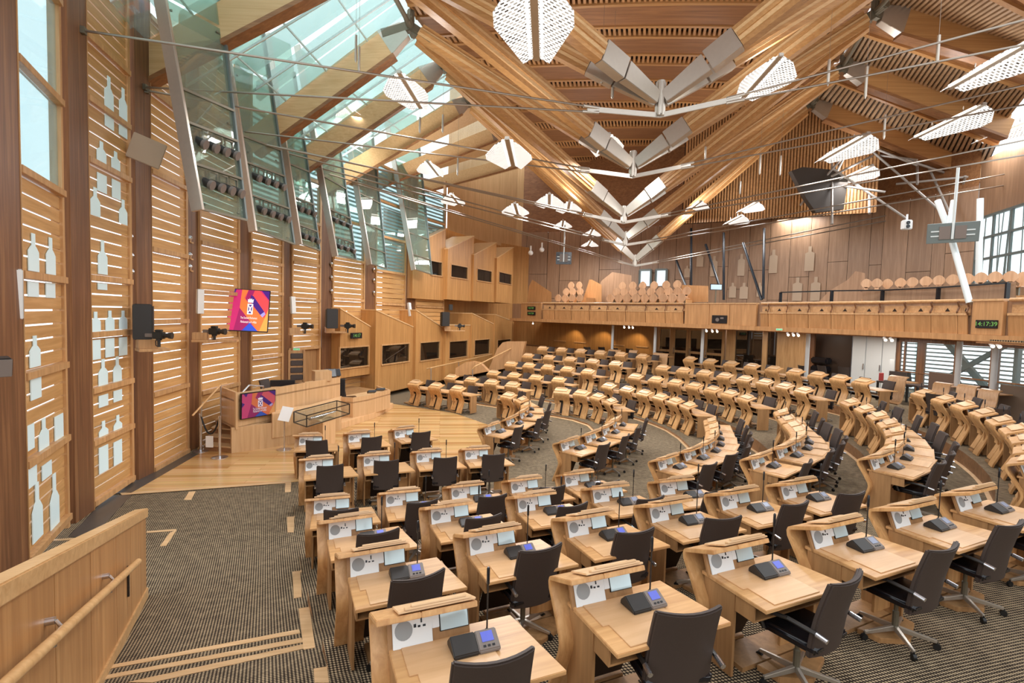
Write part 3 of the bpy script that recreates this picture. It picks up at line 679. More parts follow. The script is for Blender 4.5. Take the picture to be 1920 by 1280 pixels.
# ---------------------------------------------------------------- the presiding officer's dais
def vpan(pts, z0, z1, th):  # vertical bent panel through plan points
    mb = MB()
    for (a, b) in zip(pts, pts[1:]):
        a, b = Vector((a[0],a[1],0)), Vector((b[0],b[1],0)); n_ = Vector((-(b-a).y,(b-a).x,0)).normalized()*th
        mb.hexa([a+Vector((0,0,z0)),b+Vector((0,0,z0)),b+n_+Vector((0,0,z0)),a+n_+Vector((0,0,z0)),a+Vector((0,0,z1)),b+Vector((0,0,z1)),b+n_+Vector((0,0,z1)),a+n_+Vector((0,0,z1))])
    return mb
d0 = aty(442,737,13.6); z_t = d0.z; d1 = aty(520,731,14.8); d2 = aty(580,717,16.1); d3 = aty(638,701,17.5); dl = aty(413,736,14.5)
z_b = aty(442,801.5,13.6).z
dais = thing('presiding_desk', 'long pale oak presiding desk with overhanging front on the wooden floor', 'desk', (d0.x,d0.y,0))
def dp(name, mb, mat, par=None, **k): return part(name, mb, mat, par or dais, world=True, **k)
XY = lambda *ps: [(p.x,p.y) for p in ps]
dp('front_panel', vpan(XY(d0,d1,d2,d3), z_b, z_t, .06), M['dais'])
dp('end_panel', vpan(XY(dl,d0), z_b-.05, z_t+.02, .06), M['dais'])
dp('desktop', MB().prism([(p.x,p.y,z_t-.25) for p in (d0,d1,d2,d3)]+[(d3.x-.9,d3.y+.9,z_t-.25),(d2.x-1.0,d2.y+.7,z_t-.25),(d1.x-1.0,d1.y+.6,z_t-.25),(dl.x,dl.y,z_t-.25)], (0,0,.05)), M['dais'])
dp('front_ledge', MB().prism([(p.x,p.y,z_b-.03) for p in (d0,d1)]+[(d1.x-.3,d1.y+.5,z_b-.03),(dl.x,dl.y,z_b-.03)], (0,0,.05)), M['dais'])
b0, b1, b2, b3, b4 = at(434,850,0), at(552,832,0), at(640,806,0), at(700,786,0), at(735,767,0)
dp('plinth', MB().prism([(p.x+.0,p.y+.22,0) for p in (b0,b1,b2,b3,b4)]+[(b4.x-1.5,b4.y+1.2,0),(b2.x-2,b2.y+1.8,0),(b0.x+.1,b0.y+1.3,0)], (0,0,.22)), M['dais'], bevel=.01)
dp('base_panel', vpan(XY(b0,b1,b2), 0, z_b, .10), M['dais'])
l0, l1, l2 = aty(510,820,14.25), aty(560,812,14.8), aty(636,780,16.6)
zl0, zl1 = aty(510,822,14.25).z, aty(510,776,14.25).z
dp('clerks_front', MB().prism([(p.x,p.y,zl0) for p in (l0,l1,l2)]+[(l2.x-.3,l2.y+1.1,zl0),(l1.x-.1,l1.y+1.0,zl0),(l0.x-.35,l0.y+.6,zl0)], (0,0,zl1-zl0)), M['dais'], bevel=.012)
r0_, r1_, r2_, r3_ = aty(636,745,17.7), aty(662,745,17.6), aty(690,741,18.2), aty(732,730,19.7)
zr1, zr0 = r2_.z, aty(690,778,18.2).z
dp('side_front', vpan(XY(r0_,r1_,r2_,r3_), zr0, zr1, .06), M['dais'])
dp('side_desktop', MB().prism([(p.x,p.y,zr1-.2) for p in (r0_,r1_,r2_,r3_)]+[(r3_.x-.7,r3_.y+.9,zr1-.2),(r0_.x-.2,r0_.y+1.2,zr1-.2)], (0,0,.05)), M['dais'])
dp('side_end', vpan(XY(r3_,r3_+Vector((-.75,.9,0))), zr0, zr1, .06), M['dais'])
st0 = at(380,846,0); st1 = at(431,851,0); dirn = Vector((-.25,1,0)).normalized()
dp('platform', MB().prism([(p.x,p.y,.22) for p in (st0+dirn*1.2, st1+dirn*1.2, b2+Vector((-.6,.9,0)), b4+Vector((-.6,.8,0)), b4+Vector((-3.2,2.5,0)), st0+dirn*5)], (0,0,.42)), M['deskd'])
for k in range(4):
    a, b = st0+dirn*(.1+.32*k), st1+dirn*(.1+.32*k)
    tr_ = dp('step', MB().prism([(p.x,p.y,0) for p in (a,b,b+dirn*.36,a+dirn*.36)], (0,0,.17*(k+1)-.03)), M['rise'])
    dp('tread', MB().prism([(p.x,p.y,.17*(k+1)-.03) for p in (a-dirn*.03,b-dirn*.03,b+dirn*.34,a+dirn*.34)], (0,0,.035)), M['nose'], par=tr_)
q1, q2, q3, q4 = (452,738),(517,730),(517,776),(452,787)
art_screen('desk_screen', 'pink and purple screen on the front of the presiding desk', aty(*q1,13.62), aty(*q2,14.6), aty(*q3,14.6), aty(*q4,13.62), dim=True)
hr = thing('handrail', 'slender steel handrail rising beside the dais steps', 'handrail', at(365,838,0))
part('rail', MB().path([aty(361,779,13.3), aty(414,721,14.2), aty(425,719,14.5)], .025), M['railx'], hr, world=True)
part('post', MB().tube(at(377,846,0), aty(378,758,13.65), .02).tube(at(414,838,0), aty(414,722,14.2), .02), M['steel'], hr, world=True)
h2 = thing('handrail', 'short looped handrail on top of the presiding desk', 'handrail', (d0.x,d0.y,z_t))
part('rail', MB().path([aty(453,737,14.0), aty(467,722,14.3), aty(494,724,14.7), aty(494,731,14.7)], .022), M['chrome'], h2, world=True)
def barrier(label, x, y, top, Yt=None):
    p = at(x, y, 0); h = aty(x, top, p.y).z
    o = thing('barrier_post', label, 'barrier post', p, group='barrier posts by the dais')
    part('base', MB().lathe([(.20,0),(.20,.02),(.03,.05)],20), M['chrome'], o); part('pole', MB().lathe([(.032,.05),(.032,h-.02),(.04,h-.02),(.04,h+.03)],12), M['chrome'], o)
    return p, h
ba, ha = barrier('chrome barrier post nearest the slatted wall', 376.5, 846, 776); bb, hb = barrier('chrome barrier post in front of the dais steps', 412, 858, 782)
A_, B_ = ba+Vector((0,0,ha)), bb+Vector((0,0,hb)); ch = [A_.lerp(B_, t/8)-Vector((0,0,.5*(1-(2*t/8-1)**2))) for t in range(9)]
rp = solo('barrier_rope', MB().path(ch, .022, 8), M['rubber'], 'black barrier rope slung between two chrome posts', 'rope')
sgp = ch[4]; sg = thing('hanging_sign', 'small white sign hung on the barrier rope', 'sign', sgp)
part('card', MB().box(-.1,.1,-.035,-.022,-.36,-.05), M['paper'], sg, bevel=.003)
lp_ = at(533,843,0); lt = aty(533,785,lp_.y).z
ls = thing('lectern_sign', 'white tilted sign on a slim chrome stand before the dais', 'sign', lp_)
part('base', MB().lathe([(.20,0),(.20,.02),(.03,.05)],20), M['chrome'], ls); part('pole', MB().lathe([(.022,.05),(.022,lt)],10), M['chrome'], ls)
sp_ = part('sheet', MB().box(-.16,.16,-.012,.0,-.06,.36), M['paper'], ls, bevel=.003); sp_.location = (0,-.03,lt); sp_.rotation_euler = (R(-28),R(8),0)
# glass display case
c0, c1, c2 = (551,801),(575,800),(655,783); cY = 16.2
A1 = aty(551,797,14.1); A2 = aty(575,800,13.6); A3 = aty(655,782,15.5); zt = aty(575,779,13.6).z; zb_ = aty(575,800,13.6).z
A4 = A1+(A3-A2)
gc = thing('display_case', 'long shallow glass display case in front of the dais', 'display case', (A2.x,A2.y,0))
fr = MB(); cs = [A1,A2,A3,A4]
for z in (zb_, zt):
    for a, b in zip(cs, cs[1:]+cs[:1]): fr.beam((a.x,a.y,z),(b.x,b.y,z),.025,.025)
for a in cs: fr.beam((a.x,a.y,zb_),(a.x,a.y,zt),.025,.025)
part('frame', fr, M['scrd'], gc, world=True)
part('glass', MB().prism([(a.x,a.y,zb_) for a in cs], (0,0,zt-zb_)), M['gclear'], gc, world=True, smooth=0)
part('pedestal', MB().prism([(p.x,p.y,0) for p in (A1.lerp(A4,.35), A2.lerp(A3,.35), A2.lerp(A3,.65), A1.lerp(A4,.65))], (0,0,zb_)), M['dais'], gc, world=True)
mm = MB(); ma, mb_ = (A1.lerp(A2,.5)).lerp(A4.lerp(A3,.5),.2), (A1.lerp(A2,.5)).lerp(A4.lerp(A3,.5),.8)
solo('ceremonial_mace', mm.tube((ma.x,ma.y,zb_+.08),(mb_.x,mb_.y,zb_+.08),.022,10).tube(ma.lerp(mb_,.0)*1+Vector((0,0,zb_+.08-ma.z)), ma.lerp(mb_,.18)+Vector((0,0,zb_+.08-ma.lerp(mb_,.18).z)),.05,12,.03), M['chrome'], 'silver mace lying inside the glass display case', 'mace')
# things on and behind the dais
def officer_chair(label, x, y, Y, z, rz):
    p = aty(x, y, Y); o = copy_tree(chairf); o.location = (p.x,p.y,z); o.rotation_euler = (0,0,rz); o['label'] = label; o['group'] = 'officials\' chairs at the dais'
officer_chair('dark leather chair behind the left of the presiding desk', 511, 720, 16.3, .64, R(-100))
officer_chair('dark leather chair behind the lower side desk', 657, 730, 18.5, .30, R(-60))
def box_thing(name, label, cat, x, y, Y, sx, sy, sz, rz, mat, rx=0):
    o = thing(name, label, cat, aty(x,y,Y), rz); o.rotation_euler = (rx,0,rz); part('casing', MB().box(-sx/2,sx/2,-sy/2,sy/2,0,sz), mat, o, bevel=.008)
    if name != 'lectern_box': part('face', MB().box(-sx/2+.02,sx/2-.02,-sy/2-.004,-sy/2,.02,sz-.02), M['scrd'], o); return o
box_thing('monitor', 'wide black monitor back on top of the presiding desk', 'monitor', 530, 724, 15.6, .72, .08, .20, R(20), M['plast'])
hb_ = thing('high_back_chair', 'tall dark ladder-backed chair behind the presiding desk', 'chair', aty(556,722,16.8), R(30))
hs_ = MB()
for k in range(4): hs_.box(-.2,.2,-.03,.03,.18+.24*k,.36+.24*k)
part('frame', MB().box(-.26,-.2,-.04,.04,-.3,1.2).box(.2,.26,-.04,.04,-.3,1.2), M['deskd'], hb_); part('back_pad', hs_, M['leather'], hb_, bevel=.02)
part('seat', MB().box(-.26,.26,-.5,0,.0,.08), M['leather'], hb_, bevel=.02); part('back_board', MB().box(-.2,.2,.0,.03,.1,1.18), M['deskd'], hb_)
box_thing('monitor', 'small black monitor at the right end of the presiding desk', 'monitor', 620, 707, 17.4, .40, .08, .30, R(35), M['plast'], R(-25))
box_thing('monitor', 'second small black monitor at the right end of the presiding desk', 'monitor', 630, 705, 17.7, .36, .08, .26, R(45), M['plast'], R(-25))
box_thing('monitor', 'slim black monitor standing between presiding desk and side desk', 'monitor', 641.5, 742, 17.9, .20, .2, .62, R(20), M['plast'])
box_thing('desk_phone', 'black console on the lower side desk', 'console', 697, 736, 18.8, .30, .24, .08, R(30), M['plast'], R(-20))
box_thing('desk_phone', 'black console near the end of the lower side desk', 'console', 713, 732, 19.4, .34, .24, .08, R(30), M['plast'], R(-20))
box_thing('lectern_box', 'pale oak lectern block on the presiding desk', 'lectern', 603, 713, 17.0, .55, .5, .34, R(35), M['dais'])
# door behind the dais
pD = [on_plane(546,652,F[5],G[6]), on_plane(598,651,F[5],G[6])]
DV = (F[5]-G[6])*.2; F5_ = F[5]+DV
dr = solo('door_1', MB().hexa([(F5_.x+.1,F5_.y+.15,.64),(G[6].x-.05,G[6].y+.1,.64),(G[6].x-.05,G[6].y+.15,.64),(F5_.x+.1,F5_.y+.2,.64),(F5_.x+.1,F5_.y+.15,pD[0].z),(G[6].x-.05,G[6].y+.1,pD[1].z),(G[6].x-.05,G[6].y+.15,pD[1].z),(F5_.x+.1,F5_.y+.2,pD[0].z)]), M['deskd'], kind='structure')
def exit_sign(label, x, y, Y, rz=0):
    o = thing('exit_sign', label, 'sign', aty(x,y,Y), rz); o.scale = (.6,.6,.6); part('casing', MB().box(-.2,.2,-.02,.02,-.07,.07), M['white'], o); part('green_face', MB().box(-.18,.18,-.024,-.02,-.055,.055), M['exit'], o)
    part('arrow', MB().prism([(.02,-.026,.03),(.02,-.026,-.03),(.09,-.026,0)],(0,.002,0)).box(-.06,.02,-.026,-.024,-.008,.008), M['white'], o)
exit_sign('small green exit sign above the door behind the dais', 556, 654.5, 18.8, R(20))

# ---------------------------------------------------------------- booths along the left wall
def booth(label, x0, yt0, yb0, Y0, x1, yt1, yb1, Y1, win, dep=1.6, roof='slope', group=None, side=True):
    A, B = aty(x0,yb0,Y0), aty(x1,yb1,Y1); a2, b2 = Vector((A.x,A.y,0)), Vector((B.x,B.y,0))
    u = (b2-a2); L = u.length; u /= L; ang = math.atan2(u.y,u.x)
    zb = min(A.z,B.z); zt0, zt1 = aty(x0,yt0,Y0).z-zb, aty(x1,yt1,Y1).z-zb
    o = thing('booth', label, 'booth', (A.x,A.y,zb), ang, group=group)
    wp = [on_plane(*w_, A, B) for w_ in win]; wx0, wx1 = (Vector((wp[0].x,wp[0].y,0))-a2).dot(u), (Vector((wp[1].x,wp[1].y,0))-a2).dot(u); wz1, wz0 = wp[0].z-zb, wp[1].z-zb
    t = .08; ztf = lambda x: zt0+(zt1-zt0)*x/L
    fc = MB().box(0,L,0,t,0,wz0).box(0,wx0,0,t,wz0,wz1).box(wx1,L,0,t,wz0,wz1)
    fc.prism([(0,0,wz1),(L,0,wz1),(L,0,zt1),(0,0,zt0)], (0,t,0))
    part('front', fc, M['booth'], o, smooth=0)
    sd = MB()
    for x in (0, L-t): sd.prism([(x,t,0),(x,dep,0),(x,dep,ztf(x)+(.0)),(x,t,ztf(x))], (t,0,0))
    sd.box(t,L-t,dep-t,dep,0,min(zt0,zt1)); part('side', sd, M['booth'], o, smooth=0)
    part('roof', MB().hexa([(-.02,-.02,zt0),(L+.02,-.02,zt1),(L+.02,dep,zt1),(-.02,dep,zt0),(-.02,-.02,zt0+.05),(L+.02,-.02,zt1+.05),(L+.02,dep,zt1+.05),(-.02,dep,zt0+.05)]), M['beaml'], o, smooth=0)
    fm = part('window_frame', MB().box(wx0-.05,wx1+.05,-.03,.05,wz1,wz1+.06).box(wx0-.05,wx1+.05,-.05,.05,wz0-.06,wz0).box(wx0-.05,wx0,-.03,.05,wz0,wz1).box(wx1,wx1+.05,-.03,.05,wz0,wz1), M['trim'], o)
    part('window_pane', MB().box(wx0,wx1,.05,.06,wz0,wz1), M['gdark'], fm, smooth=0)
    part('interior', MB().box(.1,L-.1,dep-.2,dep-.15,.05,min(zt0,zt1)-.05).box(.1,L-.1,.3,dep-.2,wz0-.5,wz0-.45), M['brown'], o, smooth=0)
    part('desk_unit', MB().box(wx0+.3*(wx1-wx0),wx0+.65*(wx1-wx0),.4,.6,wz0-.44,wz0+.45*(wz1-wz0)).tube((wx1-.25*(wx1-wx0),.3,wz0-.4),(wx1-.2*(wx1-wx0),.3,wz0+.35*(wz1-wz0)),.03,6), M['grey'], o)
    return o
LB = [(637,579,705,20.9,700,617,700,22.9,[(637.5,653),(690,684)]), (703,582,722,22.6,776,615,724,25.6,[(716,648),(766,676)]), (778,582,716,25.4,832,617,712,28.2,[(788,643),(823,671)]),
      (834,610,708,27.9,882,610,702,30.8,[(843,641),(875,667)]), (883,588,700,30.6,924,608,694,33.6,[(890,638),(917,662)]), (926,590,692,33.5,958,602,688,36.5,[(933,638),(957,650)])]
for k, b in enumerate(LB): booth(f'oak commentary booth with dark window, {ORD[k]} from left in the lower tier', *b, group='lower booths')
UB = [(773,460,559,26.2,833,430,562,28.8,[(808,489),(828,517)]), (838,467,561,28.6,886,443,564,31.2,[(846,496),(876,523)]), (887,478,563,31.0,928,455,567,33.6,[(895,504),(921,529)]), (930,484,566,33.4,960,464,569,36.2,[(936,510),(958,533)])]
for k, b in enumerate(UB): booth(f'oak booth with sloping pale roof, {ORD[k]} from left in the upper tier', *b, group='upper booths')
def clock(label, x, y, Y, rz, w, h, text):
    o = thing('digital_clock', label, 'clock', aty(x,y,Y), rz); part('casing', MB().box(-w/2,w/2,-.03,.03,-h/2,h/2), M['scrd'], o, bevel=.006)
    cu = bpy.data.curves.new('digits','FONT'); cu.body = text; cu.size = h*.85; cu.align_x = 'CENTER'; cu.align_y = 'CENTER'; cu.extrude = .001; 
    t = text_mesh('digits', cu, o, M['green']); t.location = (0,-.034,0); t.rotation_euler = (R(90),0,0)
clock('green digital clock on the first lower booth', 668, 629, 21.6, R(67), .70, .25, '14:17')

# plain oak wall behind the booths, closing the left side
ew = MB(); pts = [F[8]+Vector((-1.6,-.6,0)), F[9]+Vector((-1.6,.2,0)), F[10]+Vector((-1.5,.4,0)), F[11]+Vector((-1.2,.8,0)), aty(968,600,39.5), aty(1010,600,41)]
for a, b in zip(pts, pts[1:]): ew.poly([(a.x,a.y,0),(b.x,b.y,0),(b.x,b.y,9.4),(a.x,a.y,9.4)])
lw_ = [aty(1006,600,41), aty(1090,600,36)]
solo('wall_left', MB().poly([(lw_[0].x,lw_[0].y,0),(lw_[1].x,lw_[1].y,0),(lw_[1].x,lw_[1].y,3.6),(lw_[0].x,lw_[0].y,3.6)]), M['booth'], kind='structure', smooth=0)
solo('wall_left', ew, M['booth'], kind='structure', smooth=0)
# balustrade with handrail at the lower left
E1, E2 = at_ramp(275,1118), at_ramp(205,1252); bd = Vector((E2.x-E1.x, E2.y-E1.y, 0)).normalized()
ta, tb = on_plane(270,960,E1,E2), on_plane(0,1105,E1,E2); sl_ = (tb.z-ta.z)/((tb-ta).dot(bd)); LEN = 5.6
bn = Vector((-bd.y, bd.x, 0)); bn = bn if bn.x < 0 else -bn
ang = math.atan2(bd.y, bd.x); bal = thing('balustrade', 'oak panelled balustrade with round handrail in the lower left corner', 'balustrade', (E1.x,E1.y,E1.z), ang)
s_ = 1 if (Matrix.Rotation(-ang,3,'Z') @ bn).y > 0 else -1
H0 = ta.z-E1.z; zl_ = lambda x: H0+sl_*x
tz = lambda x: (zr((E1+bd*x-A0).dot(B2))-E1.z)
cuts = [0,.42,1.0,1.75,2.7,3.6,4.6,LEN]
for a, b in zip(cuts, cuts[1:]):
    g = .006; part('panel', MB().prism([(a+g,0,tz(a)-.1),(b-g,0,tz(b)-.1),(b-g,0,zl_(b)-.12),(a+g,0,zl_(a)-.12)], (0,.10*s_,0)), M['rail'], bal, smooth=0)
part('backing', MB().prism([(0.01,.012*s_,-.1),(LEN,.012*s_,tz(LEN)-.1),(LEN,.012*s_,zl_(LEN)-.11),(0.01,.012*s_,zl_(0)-.11)], (0,.085*s_,0)), M['deskd'], bal, smooth=0)
part('top_rail', MB().beam((-.01,.05*s_,zl_(0)-.06),(LEN,.05*s_,zl_(LEN)-.06),.15,.12), M['railx'], bal, bevel=.01)
part('plinth', MB().prism([(0,-.02*s_,tz(0)-.1),(LEN,-.02*s_,tz(LEN)-.1),(LEN,-.02*s_,tz(LEN)+.12),(0,-.02*s_,tz(0)+.12)], (0,.02*s_,0)), M['railx'], bal)
hA, hB = on_plane(238,1056,E1,E2), on_plane(0,1258,E1,E2)
x1_, x2_ = (hA-E1).dot(bd), (hB-E1).dot(bd); k_ = (hB.z-hA.z)/(x2_-x1_)
hz = lambda x: hA.z-E1.z+k_*(x-x1_)
hrl = part('handrail', MB().tube((x1_,-.10*s_,hz(x1_)),(LEN,-.10*s_,hz(LEN)),.034,16), M['railx'], bal)
for px, py in ((192,1078),(85,1173)):
    p = on_plane(px,py,E1,E2); x = (p-E1).dot(bd)
    part('bracket', MB().tube((x,0,hz(x)+.07),(x,-.05*s_,hz(x)+.07),.025,12).tube((x,-.05*s_,hz(x)+.07),(x,-.10*s_,hz(x)-.02),.012,8).tube((x+.22,-.10*s_,hz(x+.22)-.05),(x+.22,-.10*s_,hz(x+.22)),.012,8), M['chrome'], hrl)
gp_ = on_plane(238,1090,E1,E2); x = (gp_-E1).dot(bd); gz = on_plane(238,1062,E1,E2).z-E1.z; gz0 = on_plane(238,1120,E1,E2).z-E1.z
part('door_pull', MB().box(x-.03,x+.0,-.02*s_,.0,gz0,gz), M['scrd'], bal)
LAMP=200; UPL=45
# ================================================================ roof trusses
NY = {1:12.0, 2:16.0, 3:20.5, 4:25.0, 5:30.0, 6:36.0}
NP = {1:(1237,218), 2:(1186,332), 3:(1169,418), 4:(1172,460), 5:(1190,499)}
ND = {k: aty(*NP[k], NY[k]) for k in NP}
LP = {2:(770,50), 3:(830,123), 4:(877,190), 5:(940,247), 6:(985,300)}; RP = {2:(1640,25), 3:(1580,125), 4:(1520,195), 5:(1470,248), 6:(1420,298)}
LN = {k: aty(*LP[k], NY[k]) for k in LP}; RN = {k: aty(*RP[k], NY[k]) for k in RP}
def extrap(D, k, step): return D[2]+Vector(((D[2].x-D[3].x)*.5*step, -4.0*step, (D[2].z-D[3].z)*.45*step))
for D_ in (LN, RN): D_[7] = D_[6]*2-D_[5]; D_[8] = D_[6]*3-D_[5]*2
for s, k in ((1,1),(2,0),(3,-1)): LN[k] = extrap(LN,k,s); RN[k] = extrap(RN,k,s)
NAMES = {1:'nearest',2:'second nearest',3:'middle',4:'second farthest',5:'farthest'}
def strut(par, top, node, w=.34, h=.44):
    """glulam strut from a top node down to the bottom node, with stepped edges and a steel shoe"""
    d = (node-top); L = d.length; d /= L; shoe = 1.9; e = node-d*.12
    q = node-d*shoe
    s = part('strut', MB().beam(top+d*.35, q, w*.55, h*1.05, w2=w*.5, h2=h*.82), M['beam'], par, world=True, smooth=0)
    part('laminate', MB().beam(top+d*.35, q+d*.0, w*.86, h*.50, w2=w*.72, h2=h*.46), M['beaml'], s, world=True, smooth=0)
    part('laminate', MB().beam(top+d*.4, q-d*.02, w*1.1, h*.16, w2=w*.9, h2=h*.15), M['beam'], s, world=True, smooth=0)
    sh = part('steel_shoe', MB().beam(q+d*.01, node-d*1.22, w*.62, h*.86, w2=w*.60, h2=h*.84).beam(node-d*1.18, e, w*.52, h*.76, w2=w*.36, h2=h*.50), M['steel'], par, world=True, smooth=0, bevel=.01)
    return s
ANCH = {1:[(141,55),(262,163)], 2:[(264,168),(368,236)], 3:[(370,244),(466,262)], 4:[(468,268),(541,300)], 5:[(545,305),(618,330)]}
RIGHT = {1:[(1440,167,1920,38),(1440,187,1920,85)], 2:[(1440,277,1920,160),(1440,291,1920,197)], 3:[(1440,353,1920,262),(1440,366,1920,290)], 4:[(1440,393,1920,318),(1440,404,1920,340)], 5:[(1440,440,1920,352),(1440,447,1920,366)]}
tr = {}
for k in range(1,6):
    n = ND[k]; t = thing('roof_truss', f'timber and steel roof truss, {NAMES[k]} bottom node over the chamber', 'roof truss', n, group='roof trusses'); tag(t, kind='structure'); tr[k] = t
    H = .80*(1 if k < 3 else .85)
    post = MB().tube(n+Vector((0,0,.04)), n+Vector((0,0,H)), .10, 16)
    for a in range(6): post.tube(n+Vector((.085*math.cos(a*1.047),.085*math.sin(a*1.047),.0)), n+Vector((.085*math.cos(a*1.047),.085*math.sin(a*1.047),H*.96)), .04, 8)
    part('node_post', post, M['steel'], t, world=True)
    nm = n+Vector((0,0,.35))
    for T_ in (LN[k-1], RN[k-1]): strut(t, T_, nm, .44, .60)
    for T_ in (LN[k], RN[k]): strut(t, T_, nm-Vector((0,0,.08)), .36, .46)
    # tie: flat bars near the node, pairs of rods beyond
    for side in ('l','r'):
        ends = []
        if side == 'l':
            for (x, y), yy in zip(ANCH[k], (None,None)):
                i = {1:1,2:2,3:3,4:4,5:5}[k] + (1 if (x,y) == ANCH[k][1] else 0)
                ends.append(on_plane(x, y, G[i], F[i]))
        else:
            for (xa, ya, xb, yb) in RIGHT[k]: ends.append(aty(xb+60, yb-(ya-yb)*60/(xb-xa), NY[k]*.86))
        mid = (ends[0]+ends[1])/2; d = (mid-n).normalized(); f = n+d*(1.75 if k < 4 else 1.3)
        part('tie_bar', MB().beam(n+Vector((0,0,.02)), f, .05, .12), M['steel'], t, world=True, bevel=.006)
        for j, e in enumerate(ends):
            off = Vector((0,0,.05 if j == 0 else -.05)); a = f-d*.25+off
            rod = part('tie_rod', MB().tube(a, e, .024 if k < 3 else .028, 8), M['rod'], t, world=True)
            part('rod_sleeve', MB().tube(a-d*.03, a+(e-a).normalized()*.35, .04, 10), M['steel'], rod, world=True)
            if side == 'l': part('wall_clevis', MB().beam(e, e-(e-a).normalized()*.16, .10, .12), M['steelg'], rod, world=True)
# upper steel nodes along both ridge lines
for nm_, D in (('left',LN),('right',RN)):
    for k in range(1,6):
        p = D[k]; t = thing('steel_node', f'branched cast steel node, {ORD[k-1]} along the {nm_} ridge of the roof', 'steel node', p, group='ridge nodes'); tag(t, kind='structure')
        s = -1 if nm_ == 'left' else 1
        part('casting', MB().tube(p+Vector((0,-.5,0)), p+Vector((0,.5,0)), .13, 10).tube(p+Vector((0,0,-.1)), p+Vector((0,0,.5)), .12, 10).beam(p, p+Vector((s*.9,0,-.28)), .22, .3).beam(p, p+Vector((-s*.7,0,-.45)), .2, .26), M['steelg'], t, world=True, bevel=.03)
        q = D[k+1]
        part('ridge_tube', MB().tube(p, q, .07, 10), M['steelg'], t, world=True)
# rafters down to the walls
LE = {1:(265,128), 2:(470,272), 3:(540,322), 4:(606,352), 5:(700,345), 6:(760,360)}
wallY = {1:11.9, 2:16.4, 3:18.7, 4:20.8, 5:24.5, 6:29}
LEND = {k: aty(*LE[k], wallY[k]) for k in LE}
REND = {1:aty(2160,110,12.5), 2:aty(1985,130,16), 3:aty(1890,242,20.5), 4:aty(1850,330,25), 5:aty(1700,345,30), 6:aty(1560,345,36)}
for k in range(1,7):
    for side, D, E_ in (('left',LN,LEND),('right',RN,REND)):
        a, b = D[k], E_[k]; d = (b-a).normalized()
        r = thing('rafter', f'glulam rafter running down to the {side} wall, {ORD[k-1]} from the camera', 'rafter', a, group=f'{side} rafters'); tag(r, kind='structure')
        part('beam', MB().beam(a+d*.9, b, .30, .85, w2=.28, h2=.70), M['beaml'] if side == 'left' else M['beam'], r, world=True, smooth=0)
        z = d.cross(Vector((0,1,0))).cross(d).normalized(); dn = Vector((d.z,0,-d.x))*(1 if d.x > 0 else -1)
        if dn.z > 0: dn = -dn
        part('soffit', MB().beam(a+d*.9+dn*.46, b+dn*.40, .36, .10, w2=.34), M['ceil'], r, world=True, smooth=0)
        part('steel_shoe', MB().beam(a+d*.2, a+d*.95, .24, .5, w2=.32, h2=.87), M['steel'], r, world=True, bevel=.01)
# central ceiling: alternating ply bands and slatted strips between the ridge lines
def lerpD(D, t):
    t = max(-1, min(8, t)); k = int(math.floor(t)); k = min(k, 7); return D[k].lerp(D[k+1], t-k)
band = .62; t = -1.0; UPZ = Vector((0,0,.45))
while t < 7.2:
    a, b, c = t, t+.40, t+band
    m = MB(); n_ = 8
    def cp(tt, u, dz=0):
        p = lerpD(LN,tt).lerp(lerpD(RN,tt), u)+UPZ; return p+Vector((0,0,dz+.25*math.sin(u*math.pi)))
    for i in range(n_): m.add([cp(a,i/n_),cp(a,(i+1)/n_),cp(b,(i+1)/n_),cp(b,i/n_)], [(0,1,2,3)])
    solo('ceiling', m, M['ceil'], kind='structure', smooth=0)
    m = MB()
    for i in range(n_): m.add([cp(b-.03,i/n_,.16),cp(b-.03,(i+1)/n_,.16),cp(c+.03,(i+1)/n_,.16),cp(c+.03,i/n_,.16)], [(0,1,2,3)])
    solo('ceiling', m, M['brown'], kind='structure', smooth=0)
    m = MB(); ns = 84
    for i in range(ns):
        u0, u1 = i/ns, (i+.52)/ns; m.hexa([cp(b,u0),cp(b,u1),cp(c,u1),cp(c,u0),cp(b,u0,.12),cp(b,u1,.12),cp(c,u1,.12),cp(c,u0,.12)])
    solo('ceiling', m, M['ceils'], kind='structure', smooth=0)
    m = MB()
    for tt in (b, c):
        for i in range(n_): m.beam(cp(tt,i/n_,.09), cp(tt,(i+1)/n_,.09), .12, .30)
    solo('trim_5', m, M['beam'], kind='structure', smooth=0)
    t += band
# right-hand ceiling between the rafters: ply with slatted strips
for k in range(1,6):
    A, B, C_, D_ = RN[k], RN[k+1], REND[k+1], REND[k]
    A, B, C_, D_ = [p+Vector((0,0,.35)) for p in (A,B,C_,D_)]
    bl = lambda u, v, dz=0: (A.lerp(B,u)).lerp(D_.lerp(C_,u), v)+Vector((0,0,dz))
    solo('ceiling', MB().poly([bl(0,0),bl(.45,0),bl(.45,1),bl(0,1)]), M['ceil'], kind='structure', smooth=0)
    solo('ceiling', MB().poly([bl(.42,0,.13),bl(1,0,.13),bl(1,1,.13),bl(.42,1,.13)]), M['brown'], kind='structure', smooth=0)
    m = MB(); ns = 40
    for i in range(ns):
        v0, v1 = i/ns, (i+.55)/ns; m.hexa([bl(.45,v0),bl(.98,v0),bl(.98,v1),bl(.45,v1),bl(.45,v0,.1),bl(.98,v0,.1),bl(.98,v1,.1),bl(.45,v1,.1)])
    solo('ceiling', m, M['ceilr'], kind='structure', smooth=0)
    m = MB().beam(bl(.45,0,.06), bl(.45,1,.06), .14, .32).beam(bl(1,0,.06), bl(1,1,.06), .14, .32)
    solo('trim_5', m, M['beam'], kind='structure', smooth=0)
M['aqua'] = glass('aqua_fin_glass', '#EAF4F2', .35, .05, .03)
